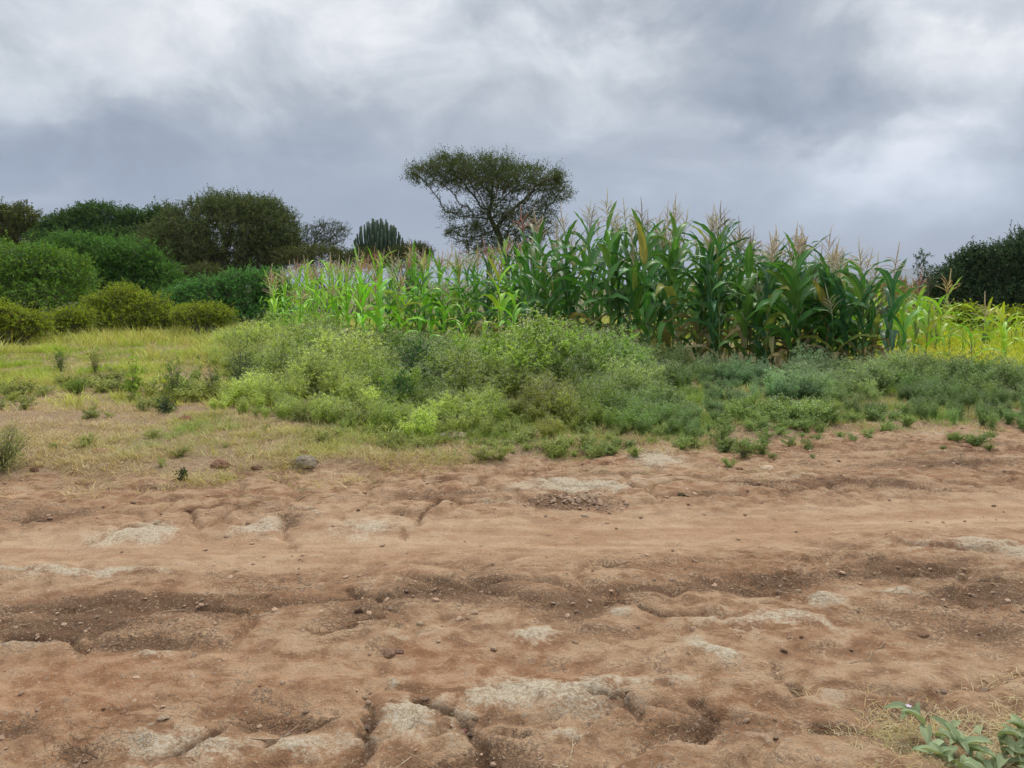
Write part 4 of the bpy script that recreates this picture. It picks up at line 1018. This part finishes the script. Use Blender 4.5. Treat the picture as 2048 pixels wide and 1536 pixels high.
for i in range(92):
    q = (i + .5) / 92; rr = math.sqrt(q); a = i * 2.39996
    ex_, ey_ = rr * wr * math.cos(a), rr * wr * math.sin(a); ez = zc * .92 + (top - zc * .92) * math.sqrt(max(0, 1 - (rr * .93) ** 2)) * rnd.uniform(.9, 1.04)
    st_z = zc * rnd.uniform(.75, 1.0)
    pts = []
    for s_ in np.linspace(0, 1, 9):
        k = 1 - (1 - s_) ** 2.4; pts.append((ex_ * k, ey_ * k, st_z + (ez - st_z) * s_ ** 1.7))
    segr = [.040 + .020 * min(1, j / 3) * (1 if j % 2 else .6) for j in range(9)]; segr[-1] = .04
    mb = MB(); V, Q, T = tube(pts, segr, 8, cross=[1, .62] * 4); mb.add(V, Q, T)
    obj('arm', mb.mesh('arm', [ME]), t)

# leafy bushes made of twigs with leaves in a lumpy volume
def bush(name, label, lobes, Y, n, L, W, mat, tw=.28, lf=8, cat='bush', group=None, yspread=1.0, stems=60, out=.9):
    """lobes in photo measures (px, py, rx, ry) at distance Y, depth from the width"""
    s = Y / F; cx = float(np.mean([xat(l[0], Y) for l in lobes])); gz = H(cx, Y)
    t = thing(name, label, cat, (cx, Y, gz), group=group)
    LB = []
    for l in lobes:
        dy = l[4] if len(l) > 4 else 0
        LB.append((xat(l[0], Y, l[1]) - cx, dy, zat(l[1], Y) - gz, l[2] * s, l[2] * s * .8 * yspread, l[3] * s))
    sub = []
    for c_ in LB:
        for _ in range(7):
            a_ = rnd.uniform(-.3, math.pi + .3); f_ = rnd.uniform(.20, .48)
            k_ = rnd.uniform(.7, 1.05); sub.append((c_[0] + c_[3] * .82 * k_ * math.cos(a_), c_[1] - c_[4] * rnd.uniform(-.3, .6), c_[2] + c_[5] * .74 * k_ * math.sin(a_), c_[3] * f_, c_[4] * f_, c_[5] * f_))
    LB = [(q[0], q[1], q[2], q[3] * .9, q[4] * .9, q[5] * .84) for q in LB] + sub
    LB = np.array(LB); wts = LB[:, 3] * LB[:, 5]; wts /= wts.sum()
    n = int(n * 1.8); L *= 1.2; W *= 1.25
    k = R.choice(len(LB), n, p=wts); d = rdir(n, .15); d[:, 1] = np.where(R.random(n) < .6, -np.abs(d[:, 1]), d[:, 1])
    lump = .62 + .78 * fbm(d[:, 0] * 3.3 + k * 9 + 20, d[:, 2] * 3.3 + d[:, 1] * 2.3 + 20, 4, 17, .6)
    shoot = R.random(n) < .12; lump = np.where(shoot, lump * R.uniform(1.03, 1.30, n), lump)
    rr = np.where(R.random(n) < .66, R.uniform(.82, 1.05, n), R.uniform(.25, .85, n)) * lump
    P = LB[k, :3] + d * LB[k, 3:] * rr[:, None] + R.normal(0, .07, (n, 3))
    m = P[:, 2] > .03; P, d = P[m], d[m]
    # leave out twigs buried deep inside another lobe
    q = np.min([(((P - c[:3]) / c[3:]) ** 2).sum(1) for c in LB], 0); m = q > .10; P, d = P[m], d[m]
    D = norm(d * out + R.normal(0, .45, P.shape) + [0, 0, .35]); ln = tw * R.uniform(.6, 1.5, len(P))
    V, T = sprays(P, D, lf, ln, L, W, .8); mb = MB(); mb.add(V, T=T); obj('foliage', mb.mesh('foliage', [mat]), t)
    mb = MB(); V, Q = prisms(P - D * .08, P + D * ln[:, None], .006, .003, 3); mb.add(V, Q)
    j = R.choice(len(P), stems); b0 = P[j] * [.15, .15, 0] + R.normal(0, .12, (stems, 3)) * [1, 1, 0]; b0[:, 2] = -.05
    V, Q = prisms(b0, b0 + (P[j] - b0) * .5 + [0, 0, .1], .030, .018, 5); mb.add(V, Q); V, Q = prisms(b0 + (P[j] - b0) * .5 + [0, 0, .1], P[j], .018, .006, 4); mb.add(V, Q)
    obj('branches', mb.mesh('branches', [M_twig]), t)
    return t
G1 = leaf_mat('bush_green', (.16, .33, .045), var=.4, trans=.2, hue=(1.9, 1.25, .8, 1))
G2 = leaf_mat('bush_deep_green', (.125, .28, .048), var=.4, trans=.2)
G3 = leaf_mat('bush_far_green', (.075, .16, .04), var=.4, trans=.2, hue=(1.3, .9, .8, 1))
G4 = leaf_mat('bush_olive', (.12, .15, .04), var=.4, trans=.2, hue=(1.2, .9, .7, 1))
G5 = leaf_mat('bush_yellow_green', (.34, .45, .035), var=.4, hue=(1.5, 1.05, .7, 1))
G6 = leaf_mat('bush_blue_green', (.14, .34, .08), var=.35, trans=.2)
G7 = leaf_mat('bush_dark', (.058, .115, .044), var=.45, spec=.12, rough=.4, trans=.2)
G8 = leaf_mat('bush_mid', (.13, .17, .045), var=.4)
bush('far_tree', 'olive green rounded tree at the far left edge', [(20, 455, 62, 38), (-60, 450, 80, 50), (60, 480, 50, 30)], 55, 2600, .13, .07, G4, .4, 8, 'tree')
bush('far_tree', 'dark green spreading tree behind the left bushes', [(150, 460, 55, 30), (215, 445, 62, 32), (280, 460, 60, 34), (335, 465, 40, 40), (200, 490, 110, 34), (110, 480, 40, 26)], 52, 5200, .12, .06, G3, .4, 8, 'tree')
bush('green_bush', 'large deep green bush at the left edge with a yellowish top', [(20, 560, 90, 75), (110, 565, 80, 66), (-60, 560, 90, 80), (60, 600, 120, 46)], 27, 4600, .062, .032, G1, .25, 9)
bush('green_bush', 'long dark green bush in front of the brown thorn bush', [(190, 545, 90, 64), (270, 555, 80, 62), (330, 580, 50, 40), (140, 510, 60, 34), (230, 520, 60, 40), (250, 600, 110, 40)], 31, 6200, .068, .034, G2, .27, 9)
bush('green_bush', 'small yellowish olive bush below the thorn bush', [(405, 560, 48, 26), (430, 575, 40, 22)], 33, 1100, .06, .03, G4, .22, 7)
bush('leafy_shrubs', 'low blue green leafy shrub left of the maize stand', [(420, 590, 62, 30), (500, 575, 60, 34), (545, 580, 40, 36), (380, 600, 40, 24), (430, 625, 60, 26), (520, 622, 60, 28), (475, 640, 80, 20)], 26, 2600, .055, .035, G6, .2, 8)
bush('yellow_shrub', 'yellow green shrub with orange tips in front of the dark green bush', [(250, 612, 40, 38), (300, 625, 46, 30), (205, 628, 40, 26), (345, 638, 40, 18), (235, 640, 70, 22)], 23, 3000, .045, .024, G5, .2, 8)
bush('yellow_shrub', 'yellow green shrub at the left edge below the dark bush', [(20, 650, 52, 34), (60, 655, 34, 26), (-40, 650, 50, 36)], 20, 1900, .042, .024, G5, .18, 8)
bush('yellow_shrub', 'small low yellow shrub between the two larger yellow shrubs', [(150, 645, 36, 18), (120, 650, 26, 14)], 21.5, 700, .042, .022, G5, .16, 7)
bush('yellow_shrub', 'low orange yellow shrub at the right end of the shrubs', [(395, 632, 46, 17), (440, 635, 30, 14)], 22, 900, .042, .022, G5, .16, 7)
bush('dark_bush', 'big very dark green bush at the right edge', [(1932, 565, 52, 55), (1985, 560, 60, 60), (2060, 548, 66, 84), (1892, 585, 36, 46), (2000, 605, 90, 46), (2140, 560, 90, 84)], 27, 7600, .060, .038, G7, .25, 9)
bush('dark_bush', 'thin leafy sprig rising left of the big dark bush', [(1842, 530, 7, 24), (1850, 560, 14, 22)], 26, 60, .06, .035, G7, .15, 6, stems=8)
bush('low_shrub', 'low yellowish shrub under the dark bush at the right', [(1925, 640, 46, 20), (1880, 650, 24, 14), (2000, 645, 50, 20)], 22, 900, .05, .03, G5, .18, 7)
bush('distant_tree', 'tiny lone tree on the plain seen between maize leaves at the right', [(1803, 568, 5, 4), (1800, 572, 3, 4)], 320, 160, .55, .35, G3, .7, 6, 'tree', stems=6)
bush('olive_bush', 'olive bush rising behind the maize right of the euphorbia', [(830, 510, 32, 18), (800, 520, 40, 14)], 40, 800, .07, .035, G4, .25, 7)
bush('olive_bush', 'low dark bush behind the maize below the thorn tree', [(640, 520, 90, 20), (720, 520, 50, 16)], 43, 1100, .08, .04, G4, .25, 7)

# ------------------------------------------------------------------ single small plants in the meadow
M_pl = leaf_mat('meadow_plant_leaf', src='obj', var=.35, trans=.28)
def plant(name, label, px, py, topy, wpx, color, L=.03, W=.016, n=60, lf=8, tw=.12, style='bush', cat='plant'):
    x0, y0 = gnd(px, py); h = zat(topy, y0); wd = wpx * y0 / F; z = H(x0, y0); h -= 0
    t = thing(name, label, cat, (x0, y0, z - .01)); st_n = max(4, n // 8); P0, P1, rr, O, D = [], [], [], [], []
    for i in range(st_n):
        a = rnd.uniform(0, 6.28); k = rnd.uniform(.2, 1); ln = h * rnd.uniform(.65, 1.0) if style != 'spire' or i else h
        e = np.array([math.cos(a) * wd * .5 * k, math.sin(a) * wd * .5 * k, ln * (1.1 - .35 * k)]); 
        if style == 'spire': e = e * [.5, .5, 1] if i < 3 else e * [1, 1, .65]
        p = np.array([0, 0, 0.]); seg = 6
        for s_ in range(seg):
            q = e * ((s_ + 1) / seg) ** np.array([1.25, 1.25, .9]) + np.array([rnd.gauss(0, .008), rnd.gauss(0, .008), 0])
            P0.append(p); P1.append(q); rr.append(.0045 * (1 - s_ / 7.5))
            for _ in range(max(1, n // (st_n * seg))):
                O.append(p + (q - p) * rnd.random()); dd = norm(np.array([rnd.gauss(0, 1), rnd.gauss(0, 1), rnd.gauss(.35, .35)])[None])[0]; D.append(dd)
            p = q
    V, Q = prisms(np.array(P0), np.array(P1), np.array(rr), np.array(rr) * .85, 4); mb = MB(); mb.add(V, Q); obj('stem', mb.mesh('stem', [M_twig]), t)
    O, D = np.array(O), np.array(D); V, T = sprays(O, D, lf, tw * R.uniform(.6, 1.3, len(O)) * (1.15 - .6 * O[:, 2] / max(h, .01)), L, W, .9, .3)
    mb = MB(); mb.add(V, T=T); obj('foliage', mb.mesh('foliage', [M_pl]), t, color=color)
plant('thorn_seedling', 'dark feathery thorn seedling with a spiky tip left of the weed bed', 488, 800, 632, 90, (.045, .095, .035), .022, .008, 330, 14, .17, 'spire')
plant('thorn_seedling', 'greyish brown half bare seedling right of the dark feathery one', 570, 790, 655, 60, (.10, .10, .06), .018, .007, 160, 9, .12, 'spire')
plant('thorn_seedling', 'small green thorn seedling left of the dark feathery one', 425, 800, 700, 55, (.09, .13, .04), .02, .008, 130, 10, .12, 'spire')
plant('broadleaf_weed', 'tall yellow green weed with rounded leaves in the middle of the meadow', 266, 806, 680, 62, (.32, .44, .07), .055, .045, 75, 5, .08, 'spire')
plant('broadleaf_weed', 'bushy green weed right of the tall rounded leaf weed', 352, 808, 712, 90, (.20, .31, .06), .028, .014, 240, 8, .12)
plant('small_shrub', 'small dark green shrub at the left of the meadow', 122, 752, 700, 42, (.16, .24, .06), .024, .014, 140, 8, .10)
plant('small_shrub', 'small olive shrub right of the small dark green one', 192, 758, 695, 56, (.28, .30, .07), .024, .013, 130, 8, .10)
plant('small_shrub', 'low round green shrub in the grass left of the tall weed', 155, 800, 758, 58, (.22, .32, .06), .024, .014, 160, 8, .09)
plant('small_shrub', 'low yellow green shrub in front of the bushy green weed', 335, 828, 775, 60, (.24, .27, .05), .022, .012, 160, 8, .10)
plant('dark_weed', 'low dark weed with grey green leaves on the meadow edge', 330, 838, 805, 66, (.10, .14, .07), .05, .03, 40, 5, .08)
plant('dark_weed', 'dark green bushy weed in the middle of the weed bed', 838, 800, 668, 90, (.045, .13, .040), .035, .018, 380, 9, .15)
plant('dark_weed', 'second dark green weed low in the weed bed beside brown clods', 800, 842, 745, 70, (.065, .15, .045), .035, .018, 200, 9, .12)
plant('grass_clump', 'spiky green and straw grass bush at the left edge of the track', 8, 945, 842, 120, (.34, .36, .14), .05, .006, 360, 7, .16)
plant('broadleaf_weed', 'tiny dark sprig growing on the edge of the track', 366, 964, 935, 18, (.08, .11, .04), .025, .014, 26, 5, .03)
plant('broadleaf_weed', 'small green sprig with two broad leaves in front of the weeds', 818, 868, 830, 26, (.09, .19, .05), .06, .04, 10, 3, .04)
plant('small_shrub', 'low olive tuft at the left edge of the meadow', 40, 800, 760, 70, (.22, .24, .07), .03, .010, 140, 8, .10)
plant('small_shrub', 'pale green tuft on the shoulder below the weed bed', 1485, 915, 880, 50, (.20, .24, .08), .03, .010, 90, 8, .08)

# ------------------------------------------------------------------ leafy plant in the lower right corner
M_sol = leaf_mat('grey_green_leaf', src='obj', var=.1, trans=.22, rough=.7, spec=.15, midrib=True)
M_solstem = solid_mat('pale_stem', (.30, .30, .17), (.38, .36, .22), 20)
def broad_leaf(seed):   # ovate leaf, drooping towards the tip
    q = random.Random(seed); seg, ac = 8, 5; V, U = [], []; p = np.array([0., 0, 0]); th = 1.0 + q.uniform(-.2, .2)
    bend = q.uniform(.6, 1.5)
    for i in range(seg + 1):
        s_ = i / seg; t_ = th + bend * s_; d = np.array([math.sin(t_), 0, math.cos(t_)]); n_ = np.array([-math.cos(t_), 0, math.sin(t_)])
        wd = .46 * (math.sin(math.pi * min(1, s_ ** .75 * .97 + .02)) ** .85) + .015
        for j in range(ac):
            u = j / (ac - 1) * 2 - 1
            V.append(p + np.array([0, u * wd / 2, 0]) + n_ * (abs(u) * wd * .36 + .02 * math.sin(s_ * 14 + seed + u) * abs(u))); U.append(((u + 1) / 2, s_))
        p = p + d / seg
    Q = [(i * ac + j, i * ac + j + 1, (i + 1) * ac + j + 1, (i + 1) * ac + j) for i in range(seg) for j in range(ac - 1)]
    mb = MB(); mb.add(V, Q, U=np.array(U)); return mb.mesh('leaf', [M_sol], True, True)
BL = [broad_leaf(k) for k in range(6)]
Yp = 2.42
x0, y0 = gnd(2010, 1610); zb = H(x0, y0)
lp = thing('leafy_plant', 'grey green broad leaved plant in the lower right corner', 'plant', (x0, y0, zb - .01))
def w3(px, py, Y): return np.array([xat(px, Y, py), Y, zat(py, Y)]) - np.array([x0, y0, zb - .01])
stems = [[(1990, 1600, 2.26), (1930, 1530, 2.32), (1880, 1478, 2.40), (1848, 1452, 2.45), (1826, 1428, 2.50)],
         [(2000, 1600, 2.26), (1962, 1540, 2.28), (1935, 1505, 2.32), (1915, 1485, 2.34)],
         [(2010, 1600, 2.26), (1980, 1540, 2.36), (1968, 1500, 2.44), (1950, 1475, 2.50)],
         [(2020, 1600, 2.26), (2020, 1540, 2.30), (2005, 1500, 2.36), (1998, 1475, 2.40)],
         [(2030, 1600, 2.26), (2060, 1550, 2.30), (2080, 1510, 2.36), (2090, 1480, 2.42)],
         [(2040, 1620, 2.2), (2000, 1590, 2.14), (1960, 1560, 2.1)], [(2060, 1620, 2.2), (2070, 1590, 2.12), (2080, 1560, 2.08)],
         [(1990, 1600, 2.26), (1940, 1550, 2.22), (1890, 1520, 2.24), (1862, 1510, 2.27)], [(2030, 1600, 2.28), (2030, 1530, 2.38), (2040, 1480, 2.46), (2048, 1462, 2.50)], [(2000, 1600, 2.26), (1950, 1540, 2.34), (1922, 1496, 2.42), (1900, 1462, 2.48)]]
LVS = [(0, 1.0, -2.5, .085, 0), (0, .98, 2.9, .11, 1), (0, .72, -2.0, .11, 2), (0, .75, 2.95, .10, 3), (0, .93, 1.0, .06, 4), (0, 1.0, .6, .055, 0), (0, .55, -1.2, .09, 1), (0, .5, .9, .08, 5), (0, .35, 3.0, .09, 2)]
for si in range(1, 10):
    for f_ in (1.0, .97, .9, .84, .78, .7, .64, .56, .5, .42, .35, .25):
        LVS.append((si, f_, rnd.uniform(0, 6.28), rnd.uniform(.06, .105), rnd.randrange(6)))
for k, st in enumerate(stems):
    pts = np.array([w3(*q) for q in st]); tt = np.linspace(0, 1, 12); PP = np.stack([np.interp(tt, np.linspace(0, 1, len(pts)), pts[:, c]) for c in range(3)], 1)
    mb = MB(); V, Q, T = tube(PP, np.linspace(.0042, .0024, 12), 6); mb.add(V, Q, T); obj('stem', mb.mesh('stem', [M_solstem], True), lp)
    for (si, f_, a, sc_, lk) in LVS:
        if si != k: continue
        pos = np.array([np.interp(f_, tt, PP[:, c]) for c in range(3)])
        c = np.array([.31, .37, .21]) * rnd.uniform(.7, 1.2)
        obj('leaf', BL[lk], lp, pos, (rnd.gauss(0, .15), rnd.gauss(-.15, .2), a), (sc_ * rnd.uniform(.85, 1.05), sc_ * .72, sc_ * .85), c)
# its small violet flower
M_fl = solid_mat('violet_petal', (.60, .46, .56), (.68, .55, .64), 40, bump=0)
mb = MB()
for k in range(5):
    a = k * 1.2566; d = np.array([[math.cos(a), math.sin(a), .3]]); V, T = rhombs(np.zeros((1, 3)), d, np.array([[0, 0, 1.]]), .013, .009, .1); mb.add(V, T=T)
obj('flower', mb.mesh('flower', [M_fl]), lp, w3(1817, 1413, 2.50))

# ------------------------------------------------------------------ clods and stones, one by one
CL = [clod_mesh('clod', 400 + k, M_stone, 3, .30, .8) for k in range(6)]
BR, DB, GR, RD, PL = (.30, .19, .125), (.17, .10, .065), (.34, .29, .22), (.38, .22, .14), (.50, .40, .29)
def clod(px, py, wpx, col, label, name='soil_clod', cat='clod', asp=(1, .8, .7), k=None, group=None):
    x0, y0 = gnd(px, py); r = wpx * y0 / F / 2; col = (col[0] * 1.5, col[1] * 1.38, col[2] * 1.25)
    o = obj(name, CL[rnd.randrange(6) if k is None else k], None, (x0, y0 + r * .3, H(x0, y0) + r * asp[2] * .18), (0, 0, rnd.uniform(-.6, .6)), (r * asp[0], r * asp[1], r * asp[2]), col)
    return tag(o, label, cat, group)
clod(438, 942, 40, DB, 'dark brown lump of soil at the grass edge, left of a smaller one')
clod(512, 945, 22, DB, 'small dark brown lump right of the larger dark brown one')
clod(198, 916, 32, BR, 'rounded light brown clod in the dry grass at the left')
clod(368, 850, 36, (.16, .08, .05), 'reddish brown clod below the low dark weed', asp=(1.1, .8, .55))
clod(612, 938, 52, (.20, .18, .14), 'grey crusted mound of earth beside the grass tuft', asp=(1, .8, .85))
clod(606, 922, 26, DB, 'dark piece of soil lying on top of the grey crusted mound')
clod(905, 888, 50, GR, 'flat grey stone at the foot of the weeds', 'stone', 'stone', asp=(1.2, .8, .5))
clod(820, 790, 50, (.12, .075, .05), 'brown mound of earth between the dark weeds in the weed bed', asp=(1.2, .8, .6))
clod(848, 800, 30, DB, 'small dark clod right of the brown mound in the weed bed')
clod(1362, 990, 18, (.08, .075, .035), 'small dark mossy lump alone on the shoulder of the track')
clod(1171, 1024, 17, PL, 'pale angular stone under the dark crumbly bank', 'stone', 'stone')
clod(1934, 903, 22, BR, 'brown stone among weeds on the right shoulder', 'stone', 'stone')
clod(1535, 938, 30, PL, 'pale rounded lump at the foot of the pale green tuft')
clod(776, 1300, 42, (.25, .165, .12), 'round cracked brown lump set in the middle of the track', asp=(1, .85, .8))
clod(797, 1300, 22, (.27, .175, .125), 'small lump touching the right side of the round cracked lump')
clod(717, 1222, 18, (.09, .05, .035), 'nearly black little lump in the middle of the track')
clod(1850, 1260, 24, (.27, .17, .11), 'brown stone lying alone on the right side of the track', 'stone', 'stone', asp=(1.1, .8, .6))
clod(520, 1377, 10, RD, 'small red pebble on the left side of the track', 'pebble', 'pebble')
clod(498, 1366, 9, PL, 'small pale pebble next to the red pebble on the left', 'pebble', 'pebble')
clod(508, 1222, 9, PL, 'pale pebble in the dark trough left of centre', 'pebble', 'pebble')
clod(245, 1425, 12, RD, 'reddish pebble in the lower left of the track', 'pebble', 'pebble')
clod(206, 1410, 9, DB, 'dark pebble left of the reddish pebble at the lower left', 'pebble', 'pebble')
clod(805, 1537, 16, RD, 'red clod at the bottom edge of the photo', 'pebble', 'pebble')
clod(325, 1438, 22, PL, 'pale flat stone in the crack at the lower left', 'stone', 'stone', asp=(1.2, .7, .5))
clod(300, 1446, 14, PL, 'little pale stone left of the pale flat stone in the crack', 'stone', 'stone', asp=(1.1, .8, .5))
clod(840, 1245, 16, PL, 'pale chip of soil up the slope from the round cracked lump')
clod(1598, 1163, 13, PL, 'pale angular chip in the dark band at the right', 'stone', 'stone')
clod(1483, 1175, 8, PL, 'pale pebble left of the angular chip in the dark band', 'pebble', 'pebble')
clod(1603, 1276, 9, DB, 'dark pebble in the right half of the track', 'pebble', 'pebble')
clod(1480, 938, 14, BR, 'brown pebble left of the pale rounded lump on the shoulder', 'pebble', 'pebble')
clod(66, 945, 20, DB, 'dark lump beside the spiky grass bush at the left edge')
clod(850, 1393, 20, (.30, .21, .15), 'brown clod at the upper end of the crack near the pale patches', asp=(1.3, .8, .5))
for (px, py, wp) in [(925, 1448, 20), (940, 1455, 16), (950, 1440, 14), (905, 1425, 13), (915, 1432, 10), (732, 1442, 18), (742, 1452, 15), (728, 1460, 14), (738, 1470, 12), (722, 1432, 10), (750, 1440, 11)]:
    clod(px, py, wp, tuple(v * rnd.uniform(.7, 1.1) for v in (.28, .19, .13)), 'loose brown clod lying in a crack of the crusted soil at the bottom', group='clods in the cracks')

# twigs and dead bits
M_dead = solid_mat('dead_twig', (.38, .28, .18), (.52, .42, .29), 30)
def twig(pts, r, label, col=None):
    g = [gnd(*p) for p in pts]; P = np.array([(a, c, H(a, c) + r * 1.6) for a, c in g]); o0 = P[0].copy()
    mb = MB(); V, Q, T = tube(P - o0, np.linspace(r, r * .4, len(P)), 5); mb.add(V, Q, T)
    n_ = len(P) // 2; b_ = P[n_] - o0; V, Q, T = tube([b_, b_ + [.03, .03, .01], b_ + [.05, .07, .012]], [r * .6, r * .5, r * .3], 4); mb.add(V, Q, T)
    o = obj('dry_twig', mb.mesh('dry_twig', [M_dead]), None, o0); tag(o, label, 'twig')
twig([(500, 1475), (530, 1470), (560, 1462), (580, 1452), (596, 1450)], .0028, 'pale forked twig lying across the crack at the lower left')
twig([(470, 1376), (475, 1366), (482, 1362), (478, 1358)], .0016, 'thin curled twig on the reddish soil left of centre')
twig([(1700, 1328), (1716, 1322), (1735, 1321), (1745, 1324)], .0022, 'thin arched straw stem on the right side of the track')
twig([(1750, 1288), (1762, 1284), (1772, 1276)], .0020, 'short pale stem among straw on the right')
twig([(1622, 1141), (1632, 1138), (1640, 1135)], .003, 'short straight pale stick in the dark band on the right')
twig([(640, 990), (655, 987), (675, 982)], .004, 'dry bark piece on the shoulder left of centre')
twig([(595, 988), (605, 986), (612, 984)], .005, 'short dark dry piece left of the bark piece on the shoulder')
twig([(1722, 1452), (1745, 1462), (1762, 1464)], .002, 'bent dry stem left of the leafy plant')

# ------------------------------------------------------------------ far hills
n = 160; xx = np.linspace(-9000, 12000, n); prof = 15 + 190 * np.exp(-((xx - 5200) / 2100) ** 2) * (.75 + .5 * fbm(xx / 900, xx * 0 + 3, 4, 301)) + 60 * fbm(xx / 1500, xx * 0, 4, 305)
rows = []
for k, (yy, f_) in enumerate([(8200, 0), (8700, .35), (9300, .75), (9900, 1.0), (10800, .8), (12000, 0)]):
    rows.append(np.stack([xx, yy + 300 * fbm(xx / 700, xx * 0 + k, 3, 310), prof * f_ * (.85 + .3 * fbm(xx / 400, xx * 0 + k * 3, 3, 320)) - 3], 1))
V = np.vstack(rows); i = (np.arange(5)[:, None] * n + np.arange(n - 1)[None]).ravel()
M_hill = solid_mat('hill_scrub', (.06, .08, .04), (.12, .11, .06), .004, bump=0)
tag(obj('hills', mesh('hills', V, [np.stack([i, i + 1, i + n + 1, i + n], 1)], True, mats=[M_hill])), kind='structure')

# ------------------------------------------------------------------ air
HAZE = 1.2e-4
if HAZE:
    m, b = newmat('haze_air'); pv = b.n('ShaderNodeVolumePrincipled'); pv.inputs['Color'].default_value = (.80, .87, 1.0, 1); pv.inputs['Density'].default_value = HAZE
    o_ = b.n('ShaderNodeOutputMaterial'); b.t.links.new(pv.outputs[0], o_.inputs['Volume'])
    x0, x1, y0_, y1, z0, z1 = -17500, 17500, -100, 17500, -60, 620
    V = [(a, c, d) for a in (x0, x1) for c in (y0_, y1) for d in (z0, z1)]
    tag(obj('haze', mesh('haze', V, [[(0, 1, 3, 2), (4, 6, 7, 5), (0, 4, 5, 1), (2, 3, 7, 6), (0, 2, 6, 4), (1, 5, 7, 3)]], mats=[m])), 'pale bluish air over the plain', 'haze', kind='stuff')
